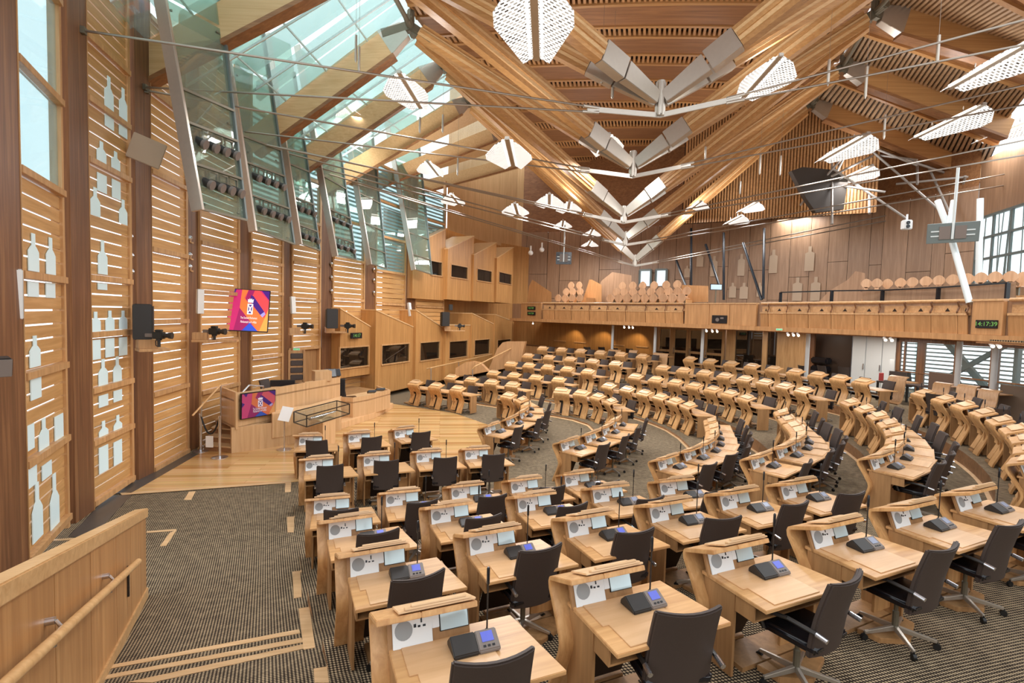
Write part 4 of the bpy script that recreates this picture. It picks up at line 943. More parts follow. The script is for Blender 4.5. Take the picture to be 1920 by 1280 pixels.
# left side: roof glazing between the rafters nearest, pale panelling farther off
for k in range(0,6):
    A, B = LN[k], LN[k+1]; D_ = LEND[k] if k > 0 else LEND[1]+Vector((.6,-4.2,.6)); C_ = LEND[k+1]
    A, B, C_, D_ = [p+Vector((0,0,.35)) for p in (A,B,C_,D_)]
    bl = lambda u, v, dz=0: (A.lerp(B,u)).lerp(D_.lerp(C_,u), v)+Vector((0,0,dz))
    if k < 4:
        wn_ = solo('window_3', MB().hexa([bl(.06,.04),bl(.94,.04),bl(.94,1),bl(.06,1),bl(.06,.04,.02),bl(.94,.04,.02),bl(.94,1,.02),bl(.06,1,.02)]), M['groof'], kind='structure', smooth=0)
        m = MB()
        for u in (.33,.66): m.beam(bl(u,.03,-.02), bl(u,1,-.02), .035, .06)
        for v in (.25,.5,.75): m.beam(bl(.05,v,.04), bl(.95,v,.04), .03, .05)
        part('glazing_bar', m, M['louv'], wn_, world=True, smooth=0)
        m = MB()
        for u in (.12,.37,.62,.87): m.hexa([bl(u,.05,.5),bl(u+.05,.05,.5),bl(u+.05,.9,.5),bl(u,.9,.5),bl(u,.05,1.0),bl(u+.05,.05,1.0),bl(u+.05,.9,1.0),bl(u,.9,1.0)])
        part('roof_fin', m, M['aqua'], wn_, world=True, smooth=0)
    else:
        solo('ceiling', MB().poly([bl(0,0),bl(.62,0),bl(.62,1),bl(0,1)]), M['beaml'], kind='structure', smooth=0)
        solo('window_3', MB().poly([bl(.62,0),bl(1,0),bl(1,1),bl(.62,1)]), M['groof'], kind='structure', smooth=0)
    # upper wall closing between the rafter feet and the posts: louvred glass
# ================================================================ hanging glass fins with stage lights
FINS = [((300,-6),(418,58),(370,391),(459,413),10.4,11.9,4), ((428,122),(506,153),(474,431),(550,458),14.0,15.4,4), ((520,196),(562,214),(560,456),(598,470),17.2,18.3,3), ((581,218),(634,258),(628,478),(666,487),19.2,20.4,3), ((653,263),(702,292),(692,494),(724,504),22.0,23.2,0), ((738,300),(790,318),(775,504),(809,515),25.0,26.4,0)]
FN = ['nearest','second','third','fourth','fifth','farthest']
for k, (tl, tr_, bl_, br, Ya, Yb, nl) in enumerate(FINS):
    a, b, c, d = aty(*tl,Ya), aty(*tr_,Yb), aty(*bl_,Ya), aty(*br,Yb)
    f = thing('glass_fin', f'{FN[k]} hanging glass fin with steel edges along the left wall', 'glass fin', c, group='hanging glass fins')
    u = (d-c).normalized(); nn = u.cross((a-c)).normalized()*.02
    part('pane', MB().prism([a,b,d,c], nn), M['gfin'], f, world=True, smooth=0)
    up2 = (a-c)
    pane2 = [a+up2*.02, b+(b-d)*.02, b+(b-d)*.5, a+up2*.5]
    part('upper_pane', MB().prism(pane2, nn), M['gfin'], f, world=True, smooth=0)
    part('mullion', MB().beam(a+up2*.5, c-up2*.01, .26, .07, up=u), M['steel'], f, world=True, bevel=.006)
    part('mullion', MB().beam(b+(b-d)*.3, d, .12, .07, up=u), M['bluest'], f, world=True, bevel=.006)
    lv = [.22,.42] if k < 2 else [.14,.34]
    for t_ in [.0]+lv+[.58]: part('crossbar', MB().beam(c.lerp(a,t_)+nn*2, d.lerp(b,t_)+nn*2, .06, .05), M['steelg'], f, world=True, smooth=0)
    fx = MB()
    for t_ in (.03,.5,.97): fx.tube(c.lerp(a,t_)-nn*1, c.lerp(a,t_)+u*.25-nn, .018, 6).tube(d.lerp(b,t_)-nn, d.lerp(b,t_)-u*.22-nn, .018, 6).ball(c.lerp(a,t_)+u*.25, .03, 6, 4).ball(d.lerp(b,t_)-u*.22, .03, 6, 4)
    part('glass_clamp', fx, M['steelg'], f, world=True)
    for r_, t_ in enumerate(lv):
        for j in range(nl):
            p = c.lerp(a,t_).lerp(d.lerp(b,t_), .22+.62*j/max(1,nl-1))
            o = thing('stage_light', f'black stage light, {ORD[j]} from left on the {"lower" if r_ == 0 else "upper"} bar of the {FN[k]} glass fin', 'stage light', p-Vector((0,0,.03)), R(75), group='stage lights on the glass fins')
            part('body', MB().tube((-.04,.14,-.20),(.05,-.16,-.33),.095,12), M['plast'], o); part('yoke', MB().box(-.11,-.095,-.03,.03,-.28,-.02).box(.095,.11,-.03,.03,-.28,-.02).box(-.11,.11,-.03,.03,-.03,0), M['steelg'], o)
            part('lens_barrel', MB().tube((.05,-.16,-.33),(.07,-.22,-.355),.10,12,.105), M['grey'], o)
# ================================================================ pendant lamps
def pendant(i, px, py, wpx, tilt, rz, label):
    Y = (abs(px-960)*2.1+940*1.15)/wpx; p = aty(px, py, Y)
    o = thing('pendant_lamp', label, 'pendant lamp', p, 0, group='perforated pendant lamps'); rz = -4; o.rotation_euler = (0, 0, R(rz))
    for s in (-1,1):
        pts = [(s*.05,-.95,.0),(s*.26,-.93,-.115),(s*.50,-.60,-.22),(s*.52,-.30,-.23),(s*.20,.93,-.09),(s*.05,.95,.0)]
        part('perforated_plate', MB().prism(pts if s > 0 else pts[::-1], (0,0,.012)), M['lamp'], o, smooth=0)
    part('spine', MB().box(-.05,.05,-1.0,1.0,-.02,.05), M['steel'], o, bevel=.01)
    part('tube_light', MB().tube((-.10,-.9,-.01),(-.10,.85,-.01),.028,8).tube((.10,-.9,-.01),(.10,.85,-.01),.028,8), M['tubel'], o)
    for ch in o.children: ch.scale = (1.12,1.12,1.12)
    sp = MB()
    for yy in (-.5,.5): sp.tube((0,yy,.05),(0,yy,.22),.012,6)
    part('suspension', sp, M['rod'], o)
    if px > 1450: o.scale = (1.25,1.3,1.2)
    ld = bpy.data.lights.new('lamp_light','AREA'); ld.shape = 'RECTANGLE'; ld.size = 1.0; ld.size_y = 1.8; ld.energy = LAMP; ld.color = (.97,.98,1.0)
    lo = bpy.data.objects.new('lamp_light', ld); link(lo, o); lo.location = (0,0,-.30)
    l2 = bpy.data.lights.new('lamp_uplight','AREA'); l2.shape = 'RECTANGLE'; l2.size = .3; l2.size_y = 1.3; l2.energy = UPL; l2.color = (.97,.98,1.0)
    lu = bpy.data.objects.new('lamp_uplight', l2); link(lu, o); lu.location = (0,0,.14); lu.rotation_euler = (math.pi,0,0)
PEND = [(1003,42,150,62,0,'large perforated lamp cut by the top edge, above the nearest truss node'),(1425,148,165,38,-50,'bright tilted lamp beside the right strut of the nearest truss'),
 (770,172,104,52,28,'white lamp hanging left of the ridge, over the second rafter'),(668,220,84,50,30,'white lamp hanging beside the upper glass fins'),
 (957,288,82,55,10,'white lamp below the left ridge, in front of the slatted panel'),(1135,272,80,50,20,'white lamp behind the second truss node, left side'),(812,316,62,55,25,'small lamp in front of the pale roof panelling'),
 (853,374,52,55,20,'small lamp above the first upper booth'),(1872,114,250,30,-55,'bright lamp at the upper right edge, nearest on the right'),(1775,230,165,28,-55,'long bright lamp over the right side, second from the right edge'),
 (1885,244,140,28,-55,'lamp at the right edge under the nearest right lamp'),(1580,278,132,30,-52,'bright lamp in front of the vertical slatted wall'),(1600,327,98,28,-52,'narrow lamp just below the one at the slatted wall'),
 (1695,362,82,26,-52,'small lamp before the white steel lattice'),(1492,396,72,28,-50,'small lamp above the dark gallery wall, left of the lattice'),(1530,419,62,28,-50,'smallest lamp by the pale disc near the lattice'),
 (1303,386,66,35,-45,'small lamp between the middle truss strut and the right rods'),(1403,388,78,32,-48,'lamp over the centre of the gallery seats, upper of two'),(1376,412,74,32,-48,'lamp over the centre of the gallery seats, lower of two'),
 (1030,376,60,55,8,'lamp left of the middle truss, upper of the close pair'),(1066,388,56,55,5,'lamp left of the middle truss, right one of the close pair'),(968,392,50,55,12,'small lamp above the farthest upper booth'),
 (1108,436,44,52,5,'small lamp just left of the second farthest truss node'),(1105,456,40,50,5,'tiny lamp left of the farthest truss node'),(1055,420,40,52,8,'tiny lamp above the hanging monitor')]
for i, a in enumerate(PEND): pendant(i, *a)
# pencil-shaped plumb hangers on the rods
for i, (x, y0, y1, Y) in enumerate([(1128,142,158,12),(1148,152,186,12),(1622,125,186,13),(1757,66,118,12),(1552,112,162,13),(667,66,118,14),(673,88,136,14),(787,220,250,17),(830,215,250,17),(1322,275,300,17),(1387,340,365,20),(1424,290,328,18),(1462,292,330,18),(858,296,330,20),(1657,215,262,17)]):
    a, b = aty(x,y0,Y), aty(x,y1,Y); L = (a-b).length
    o = thing('plumb_hanger', f'slim steel plumb hanger on the tie rods, {["lower ","upper "][i%2]}{["left","right"][x>1190]} number of sightings' if False else 'slim pencil-shaped steel hanger below the roof, '+['left of the nearest node post','beside the nearest node post on the left','left of the right ridge node','near the upper right lamp','beside the bright tilted lamp','in front of the second rafter, left one','in front of the second rafter, right one','below the white lamp on the left','right of the white lamp on the left','on the right rods of the second truss','on the right rods of the middle truss','in front of the slatted wall, left one','in front of the slatted wall, right one','beside the small lamp at the pale panelling','above the right lamps'][i], 'hanger', b, group='steel hangers')
    part('rod', MB().lathe([(.004,0),(.035,.10*L),(.035,L)],8), M['steel'], o); part('wire', MB().lathe([(.004,L),(.004,L+1.6)],5), M['rod'], o)
M['pole'] = flat('lattice_grey', '#A9A49E', .45, .2)
# white steel lattice at the right
LT = [(1560,285,1560,420),(1620,270,1780,410),(1735,300,1790,420),(1640,290,1560,330),(1520,340,1660,360),(1560,315,1700,410),(1630,360,1630,400),(1720,300,1720,345),(1600,262,1720,310),(1790,330,1700,300),(1680,345,1830,330),(1840,310,1830,410),(1500,385,1620,250),(1570,320,1600,262),(1795,400,1810,330),(1640,290,1720,300)]
m = MB()
for x0,y0,x1,y1 in LT: m.tube(aty(x0,y0,25.5), aty(x1,y1,24.0), .055, 8)
solo('steel_lattice', m, M['pole'], 'white tubular steel lattice under the right roof', 'steel lattice')
tag(bpy.data.objects['steel_lattice'], kind='structure')
sw = MB()
A, B = aty(1285,330,29.5), aty(1650,330,25.2)
for i in range(64):
    p = A.lerp(B, i/64); q = A.lerp(B, (i+.55)/64); sw.hexa([(p.x,p.y,9.6),(q.x,q.y,9.6),(q.x,q.y+.12,9.6),(p.x,p.y+.12,9.6),(p.x,p.y,17),(q.x,q.y,17),(q.x,q.y+.12,17),(p.x,p.y+.12,17)])
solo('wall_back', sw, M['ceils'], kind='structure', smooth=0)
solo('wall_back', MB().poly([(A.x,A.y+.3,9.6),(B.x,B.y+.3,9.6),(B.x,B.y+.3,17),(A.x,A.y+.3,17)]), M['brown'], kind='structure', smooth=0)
m = MB()
for pts in ([(1484,320),(1505,313),(1560,318),(1590,338),(1582,392),(1530,398),(1512,372)],): m.prism([aty(x,y,24.8) for x,y in pts], (0,.3,0))
solo('ceiling', m, flat('dark_duct', '#40362D', .6), kind='structure', smooth=0)

# pale panelling closing the far left end of the roof, and the far gable
pp = [aty(838,430,31.5), aty(900,430,35.5), aty(968,430,40), aty(1012,430,41.5)]
m = MB()
for a, b in zip(pp, pp[1:]): m.poly([(a.x,a.y,9.2),(b.x,b.y,9.2),(b.x,b.y,19),(a.x,a.y,19)])
M['palez'] = wood('pale_panelling', '#DDB783', '#C79C66', 'z', .42, 9, .5)
solo('wall_left', m, M['palez'], kind='structure', smooth=0)
# ================================================================ gallery
GX = [900,975,1000,1200,1420,1650,1900,1990,2150]; GH = [29.5,32,33,39.5,48,60,77,85,104]
GZ0, GZ1 = 3.68, 4.83
def hor(x): return 590.7+.02793*(x-960)
def GY(x): return 1.15*940/float(np.interp(x, GX, GH))
def gp(x, z, back=0.0):
    """point of the gallery front under sighting column x, at height z"""
    p = aty(x, hor(x), GY(x)); q = aty(x+4, hor(x+4), GY(x+4)); n = Vector((-(q-p).y, (q-p).x, 0)).normalized()
    if n.dot(Vector((p.x,p.y,0))) < 0: n = -n
    r = p+n*back; return Vector((r.x, r.y, z))
def xsight(x, back):
    if back < .4: return x
    g = x
    for _ in range(25):
        v = gp(g, EYE, back)-CAM; g += .8*(x-(PCX+FOC*v.dot(rgt)/v.dot(fwd)))
    return g
def gwall(mb, xs, z0, z1, b0, b1, b0t=None, b1t=None):
    b0t = b0 if b0t is None else b0t; b1t = b1 if b1t is None else b1t
    if b0 >= .4: xs = [xsight(x, b0) for x in xs]
    for a, b in zip(xs, xs[1:]):
        mb.hexa([gp(a,z0,b0),gp(b,z0,b0),gp(b,z0,b1),gp(a,z0,b1),gp(a,z1,b0t),gp(b,z1,b0t),gp(b,z1,b1t),gp(a,z1,b1t)])
    return mb
xs_all = list(np.linspace(958,2150,40))
gf = thing('gallery_front', 'long curved oak gallery front with panels and a slotted rail above the rear desks', 'gallery front', gp(1300,GZ0)); tag(gf, kind='structure')
def gpart(name, mb, mat, par=None, **k): return part(name, mb, mat, par or gf, world=True, **k)
gpart('fascia', gwall(MB(), xs_all, GZ0-.06, GZ0+.13, -.10, .15), M['gal'])
gpart('backing', gwall(MB(), xs_all, GZ0+.1, GZ1-.04, .12, .2), M['wallb'])
gpart('soffit', gwall(MB(), xs_all, GZ0-.10, GZ0-.06, .16, 3.8), M['ceil'])
gpart('gallery_floor', gwall(MB(), xs_all, GZ0-.02, GZ0+.02, .1, 3.4), M['carpet'])
def run(xs, plain=False):
    for a, b in zip(xs, xs[1:]):
        w_ = .06*(b-a)/40
        if plain:
            gpart('panel', gwall(MB(), [a+.3,b-.3], GZ0+.13, GZ1, -.04, .1), M['gal'], bevel=.008)
        else:
            pn = gpart('panel', gwall(MB(), [a+.5,b-.5], GZ0+.13, GZ0+.70, .03, .08, -.03, .02), M['gal'])
            gpart('shelf', gwall(MB(), [a+.3,b-.3], GZ0+.70, GZ0+.77, -.06, .30), M['galx'], par=pn)
            gpart('slot_board', gwall(MB(), [a+.3,b-.3], GZ0+.78, GZ1-.14, .10, .14), M['galx'], par=pn)
            m = (a+b)/2; h = (b-a)*.09
            gpart('slot', MB().prism([gp(m-h,GZ0+.82,.095),gp(m+h,GZ0+.82,.095),gp(m,GZ0+.93,.095)], gp(m,0,.03)-gp(m,0,.04)), M['brown'], par=pn)
            hk = MB(); mx = b
            hk.path([gp(mx,GZ1+.02,.05),gp(mx,GZ1-.06,-.05),gp(mx,GZ1-.2,.02),gp(mx,GZ0+.80,-.06),gp(mx,GZ0+.72,.0)], .028, 6)
            gpart('hook', hk, M['post'], par=pn)
    if not plain:
        m = MB(); L_ = list(np.linspace(xs[0],xs[-1],12))
        for a, b in zip(L_, L_[1:]): m.tube(gp(a,GZ1,.02), gp(b,GZ1,.02), .05, 8)
        gpart('top_rail', m, M['galx'])
    else: gpart('top_rail', gwall(MB(), list(np.linspace(xs[0],xs[-1],6)), GZ1-.03, GZ1+.03, -.08, .18), M['galx'])
run([977,1015], True); run([1017,1040,1071,1105,1138,1173,1210,1247,1281]); run([1284,1330,1368,1418], True)
run([1425,1440,1475,1515,1558,1602,1648,1695,1745,1795,1813]); run([1822,1881], True); run([1889,1945,2005,2070])
def gclock(label, x, y, w, h, text):
    p = on_plane(x, y, gp(x-4,0,-.06), gp(x+4,0,-.06)); a, b = gp(x-4,0), gp(x+4,0)
    o = thing('digital_clock', label, 'clock', p, math.atan2(b.y-a.y,b.x-a.x)); part('casing', MB().box(-w/2,w/2,-.03,.05,-h/2,h/2), M['scrd'], o, bevel=.006)
    if text:
        cu = bpy.data.curves.new('digits','FONT'); cu.body = text; cu.size = h*.72; cu.align_x = 'CENTER'; cu.align_y = 'CENTER'; cu.extrude = .001
        t = text_mesh('digits', cu, o, M['green']); t.location = (0,-.034,0); t.rotation_euler = (R(90),0,0)
    return o
gclock('green digital clock, upper of the pair at the left end of the gallery', 996, 577.5, .72, .22, '14:17:39'); gclock('green digital clock, lower of the pair at the left end of the gallery', 996, 587.5, .72, .22, '14:17:39')
gclock('green digital clock at the right end of the gallery front', 1850, 607.5, .56, .24, '14:17:39')
pc = gclock('black camera window in the plain middle of the gallery front', 1349, 598.5, .74, .38, '')
part('lens', MB().tube((-.08,-.03,-.02),(-.08,-.06,-.02),.09,14).box(.06,.22,-.05,-.03,.02,.10), M['grey'], pc)
for i, (xs_, y) in enumerate((((1000,),602),((1171,1180,1187),607.5),((1325,1336,1345),613.5),((1478,1488,1497),619),((1660,1672),629),((1860,1873),640))):
    for j, x in enumerate(xs_):
        p = gp(x, GZ0-.16, -.02); o = thing('spotlight', f'small lit spotlight under the gallery, {ORD[j]} of cluster {ORD[i]} from left', 'spotlight', p, group='spotlights under the gallery')
        part('can', MB().tube((0,0,.06),(0,-.07,-.02),.05,10), M['white'], o); part('bulb', MB().ball((0,-.08,-.03),.05,8,6), M['warm'], o)
# seats
def make_seat():
    o = thing('shell_chair', 'tmp', 'chair')
    n = 14; pts = []
    for i in range(n):
        t = math.pi/2+2*math.pi*i/n; r = .235*(1+.05*math.cos(4*t)); pts.append((r*math.cos(t), 0, .80+r*math.sin(t)))
    part('seat_back', MB().prism(pts, (0,.03,0)), M['shell'], o, bevel=.006)
    nk = part('neck', MB().prism([(-.10,0,.42),(.10,0,.42),(.07,0,.62),(-.07,0,.62)], (0,.028,0)), M['shell'], o)
    part('seat_pan', MB().box(-.22,.22,-.42,.0,.40,.44), M['shell'], o, bevel=.01); part('pedestal', MB().box(-.05,.05,-.25,-.15,0,.40), M['steelg'], o)
    return o
M['shell'] = wood('shell_ply', '#D9AE85', '#BD8E63', 'z', .4, 9, .7)
seat0 = make_seat()
def seats(grp, x_list, y, back, label, sc=1.0, rz=4):
    ys = y if isinstance(y, list) else [y]*len(x_list)
    P = [on_plane(x, yy, gp(x-4,0,back), gp(x+4,0,back)) for x, yy in zip(x_list, ys)]; zb = sum(p.z for p in P)/len(P)-.80*sc
    for j, (x, p) in enumerate(zip(x_list, P)):
        a, b = gp(x-4,0), gp(x+4,0)
        put(seat0, p.x, p.y, zb, math.atan2(b.y-a.y,b.x-a.x)+R(rz), label.format(ORD[j]), grp).scale = (sc,sc,sc)
    if zb > GZ0+.03: solo('floor', gwall(MB(), list(np.linspace(min(x_list)-12,max(x_list)+12,8)), GZ0, zb, back-.55, back+.5), M['gal'], kind='structure', smooth=0)
    else: print('seat row below gallery floor', label, zb)
C5 = lambda l: [960+v/5.333 for v in l]
seats('shell seats in the centre gallery', C5([980,1065,1150,1240,1325,1410,1510,1600,1690]), 559, 1.3, 'pale plywood shell seat, {} from left in the front row of the centre gallery', 1.1)
seats('shell seats in the centre gallery', C5([1045,1120,1210,1300,1385,1480,1565,1655,1745]), 547, 2.3, 'pale plywood shell seat, {} from left in the middle row of the centre gallery', 1.1)
seats('shell seats in the centre gallery', C5([1105,1207,1305,1420,1540,1650]), 535, 3.3, 'pale plywood shell seat, {} from left in the back row of the centre gallery', 1.1)
seats('shell seats in the left gallery', C5([460,530,600,678]), 559, 1.3, 'pale plywood shell seat, {} from left in the front row of the left gallery', 1.08)
seats('shell seats in the left gallery', C5([540,605,680]), 547, 2.3, 'pale plywood shell seat, {} from left in the middle row of the left gallery', 1.08)
seats('shell seats in the left gallery', C5([590,670]), 535, 3.3, 'pale plywood shell seat, {} from left in the back row of the left gallery', 1.08)
X6 = lambda l: [1600+v/5.566 for v in l]
seats('shell seats in the right gallery', X6([135,245,355,490,615,755,890,1035,1190,1330,1478,1640,1765]), [532,531,530,530,529,528,528,527,522,521,520,518.5,517], 3.0, 'shaded plywood shell seat, {} from left in the right gallery row', .84, 20)
# low screens, stair cheeks and rails on the gallery
def gscreen(name, label, pts, mat, back, th=.12, cat='screen panel'):
    P = [on_plane(x, y, gp(pts[0][0],0,back), gp(pts[1][0] if abs(pts[1][0]-pts[0][0]) > 3 else pts[2][0],0,back)) for x, y in pts]
    return solo(name, MB().prism(P, (Vector((P[0].x,P[0].y,0)).normalized()*th)), mat, label, cat)
gscreen('stair_cheek', 'slanted oak stair cheek at the left end of the gallery', [(988,566),(1034,566),(1034,548),(998,524),(992,536)], M['gal'], .9, cat='stair side')
gscreen('stair_cheek', 'slanted oak stair side right of the left gallery seats', [(1092,566),(1128,566),(1128,534),(1110,524),(1105,524)], M['gal'], 3.9, cat='stair side')
gscreen('low_wall', 'oak low wall between left and centre gallery seats', [(1110,566),(1184,566),(1184,516),(1148,510),(1128,526)], M['wallb'], 5.0, cat='low wall')
gscreen('low_wall', 'oak low wall right of the centre gallery seats', [(1278,566),(1328,566),(1328,536),(1278,534)], M['gal'], 3.6, cat='low wall')
gscreen('low_wall', 'shaded low wall at the left end of the right gallery seats', [(1535,566),(1622,566),(1622,512),(1604,508),(1590,524),(1555,545)], M['wallb'], 4.0, cat='low wall')
gscreen('low_wall', 'panelled low wall below the right gallery seats', [(1617,566),(1905,562),(1905,528),(1617,544)], M['wallb'], 1.6, cat='low wall')
rl = thing('gallery_rail', 'black rail with square posts along the right gallery', 'rail', gp(1700,GZ1,1.3))
RPX = [(1464,548),(1560,545),(1655,544),(1760,539),(1890,530)]
m = MB()
for (xa,ya),(xb,yb) in zip(RPX, RPX[1:]): m.beam(on_plane(xa,ya,gp(xa-4,0,1.3),gp(xa+4,0,1.3)), on_plane(xb,yb,gp(xb-4,0,1.3),gp(xb+4,0,1.3)), .06, .05)
part('top_bar', m, M['scrd'], rl, world=True)
for xa,ya in RPX:
    p = on_plane(xa,ya,gp(xa-4,0,1.3),gp(xa+4,0,1.3)); part('post', MB().box(p.x-.06,p.x+.06,p.y-.03,p.y+.03,GZ0,p.z), M['scrd'], rl, world=True)
# gallery back wall of tall veneer panels, with bottle-shaped plaques and the big window
BW = [(960,40.5),(1010,40),(1100,38.5),(1200,36.5),(1290,34.5),(1400,32.5),(1500,30.5),(1640,27.5),(1820,23.5)]
def by(x): return float(np.interp(x, [b[0] for b in BW], [b[1] for b in BW]))
def bp(x, z, off=0):
    p = aty(x, hor(x), by(x)-off); return Vector((p.x, p.y, z))
seam = [962,984,1023,1046,1083,1120,1160,1196,1230,1262,1290,1325,1360,1398,1436,1474,1511,1545,1582,1622,1645,1691,1737,1762,1816]
for i, (a, b) in enumerate(zip(seam, seam[1:])):
    mid = [6.1,7.3,5.4,6.8,5.9,7.6][i%6]
    m = MB()
    for z0, z1 in ((GZ0-.2,mid-.012),(mid+.012,10.6)): m.hexa([bp(a+.35,z0),bp(b-.35,z0),bp(b-.35,z0,-.1),bp(a+.35,z0,-.1),bp(a+.35,z1),bp(b-.35,z1),bp(b-.35,z1,-.1),bp(a+.35,z1,-.1)])
    solo('wall_back', m, M['wallb'], kind='structure', smooth=0)
m = MB()
for a, b in zip(seam, seam[1:]): m.poly([bp(a,GZ0-.2,-.12),bp(b,GZ0-.2,-.12),bp(b,10.6,-.12),bp(a,10.6,-.12)])
solo('wall_back', m, M['brown'], kind='structure', smooth=0)
m = MB()
for a, b in zip(seam, seam[1:]): m.poly([bp(a,10.6,-.05),bp(b,10.6,-.05),bp(b,19,-.05),bp(a,19,-.05)])
solo('wall_back', m, M['ceil'], kind='structure', smooth=0)
gm = flat('plaque_ply', '#BFA58A', .5)
for j, (x, y0, y1, w_) in enumerate([(1389,476,517,6),(1338,480,518,6),(1312,474,500,6),(1288,498,520,5),(1373,530,558,6),(1394,530,560,7),(1424,530,556,5),(1449,468,512,7),(1517,462,508,8),(1494,520,564,8),(1528,519,564,8),(1655,380,392,5)][:11]):
    p0, p1 = on_plane(x, y1, bp(x-5,0,.05), bp(x+5,0,.05)), on_plane(x, y0, bp(x-5,0,.05), bp(x+5,0,.05)); a, b = bp(x-5,0), bp(x+5,0)
    hw = w_*by(x)/940; H = p1.z-p0.z
    o = solo('bottle_plaque', MB().prism([(s*hw*q, 0, z*H) for s, q, z in ((-1,1,0),(1,1,0),(1,1,.72),(1,.35,.78),(1,.35,1),(-1,.35,1),(-1,.35,.78),(-1,1,.72))], (0,-.04,0)), gm,
             f'pale bottle-shaped plaque, {ORD[j]} of those on the gallery back wall', 'plaque', 'bottle-shaped plaques', base=(0,0,0))
    o.location = p0; o.rotation_euler = (0,0,math.atan2(b.y-a.y,b.x-a.x))
# big window at the right
wa, wb = bp(1817,0), aty(2010, hor(2010), 17.5); wv = Vector((wb.x-wa.x, wb.y-wa.y, 0)); WL = wv.length; ang = math.atan2(wv.y, wv.x)
wz0 = on_plane(1860,528,wa,wb).z; wz1 = on_plane(1860,402,wa,wb).z
win = thing('window_2', 'tall bright gallery window with dark mullions', 'window', (wa.x,wa.y,GZ0), ang); tag(win, kind='structure')
part('wall_above', MB().box(0,WL,0,.2,wz1-GZ0,8), M['wallb'], win); part('wall_below', MB().box(0,WL,0,.2,-.2,wz0-GZ0), M['wallb'], win)
fm = MB()
nx = 5
for i in range(nx+1): fm.box(i*WL/nx-.05,i*WL/nx+.05,-.02,.06,wz0-GZ0,wz1-GZ0)
for z in (.0,.36,.68,1.0): fm.box(0,WL,-.03,.1,(wz0-GZ0)+(wz1-wz0)*z-.05,(wz0-GZ0)+(wz1-wz0)*z+.05)
part('frame', fm, M['bluest'], win); part('pane', MB().box(0,WL,.03,.04,wz0-GZ0,wz1-GZ0), M['gclear'], win)
bars = MB(); rr = random.Random(5)
for i in range(24):
    x = rr.uniform(.1,WL-.1); dx = rr.uniform(-.25,.25); bars.tube((x,.2,wz0-GZ0-.2),(x+dx,.2,wz1-GZ0+.2),.022,6)
part('outside_rods', bars, M['bluest'], win)
# hanging screens
def hang_screen(label, x, y, Y, w, h, rz, tilt, back=False):
    o = thing('hanging_screen', label, 'screen', aty(x,y,Y)); o.rotation_euler = (R(tilt),0,R(rz))
    part('casing', MB().box(-w/2,w/2,-.05,.05,-h/2,h/2), M['bluest'] if back else M['scrd'], o, bevel=.01)
    part('mount_plate', MB().box(-.26*w,-.04*w,-.08,-.05,-.3*h,.35*h).box(.04*w,.26*w,-.08,-.05,-.3*h,.35*h), M['grey'], o)
    part('mount_arm', MB().box(-.03,.03,-.10,-.05,-.3*h,.5*h).box(-.42*w,-.26*w,-.07,-.05,.08*h,.14*h).box(.26*w,.42*w,-.07,-.05,.08*h,.14*h).box(-.42*w,-.26*w,-.07,-.05,-.16*h,-.1*h).box(.26*w,.42*w,-.07,-.05,-.16*h,-.1*h), M['louv'], o)
    part('pole', MB().tube((0,0,h/2),(0,0,h/2+1.6),.04,8), M['louv'], o)
hang_screen('back of a blue-grey screen hung at the upper right', 1786, 436, 15.5, 1.22, .60, -38, 14, True)
hang_screen('small dark monitor hung over the left gallery', 1057, 484, 30, .92, .72, -8, 0)
st = thing('slanted_column', 'white slanted steel column rising from the gallery front', 'column', aty(1818,562,15.2)); tag(st, kind='structure')
part('shaft', MB().tube(aty(1818,568,15.2), aty(1782,440,16), .09, 12).tube(aty(1782,440,16), aty(1758,376,16.5), .09, 12).tube(aty(1779,420,16), aty(1787,376,16.2), .06, 10), M['louv'], st, world=True)
st = thing('gallery_column', 'tall pale steel column in front of the gallery window', 'column', aty(1834,562,18)); tag(st, kind='structure')
part('shaft', MB().tube(aty(1834,568,18), aty(1838,372,18), .10, 12), M['louv'], st, world=True)
o = thing('wall_camera', 'small white camera hung from the right tie rods', 'camera', aty(1700,420,18)); part('body', MB().box(-.14,.14,-.12,.12,-.2,.14), M['pgrey'], o, bevel=.03); part('lens', MB().tube((-.05,-.12,.03),(-.05,-.16,.03),.06,10).tube((-.05,-.12,-.10),(-.05,-.16,-.10),.06,10), M['scrd'], o); part('stem', MB().tube((0,0,.14),(0,0,.34),.03,8), M['louv'], o)
for k, (x, y) in enumerate(((995,474),(1016,468))):
    o = thing('wall_camera', f'small white dome camera high on the gallery wall, {["left","right"][k]} one', 'camera', aty(x,y,36)); part('housing', MB().ball((0,0,0),.18,10,6), M['white'], o); part('stem', MB().tube((0,0,.1),(0,0,.5),.06,8), M['white'], o)
# ---------------------------------------------------------------- under the gallery
FZ = T[1]
def ug(x, z, back=3.4): return gp(xsight(x, back), z, back)
def uwall(xs, z0, z1, back, th, mat, name='wall_back', **k):
    return solo(name, gwall(MB(), xs, z0, z1, back, back+th), mat, kind='structure', smooth=0, **k)
ZB = GZ0-.1
uwall(list(np.linspace(955,1232,10)), 0, ZB, 3.4, .1, M['booth'])
m = MB()
for x in (1040,1078,1150,1195): gwall(m, [x,x+22], FZ+1.15, FZ+1.22, 3.36, 3.4)
solo('trim_6', m, M['galx'], kind='structure', smooth=0)
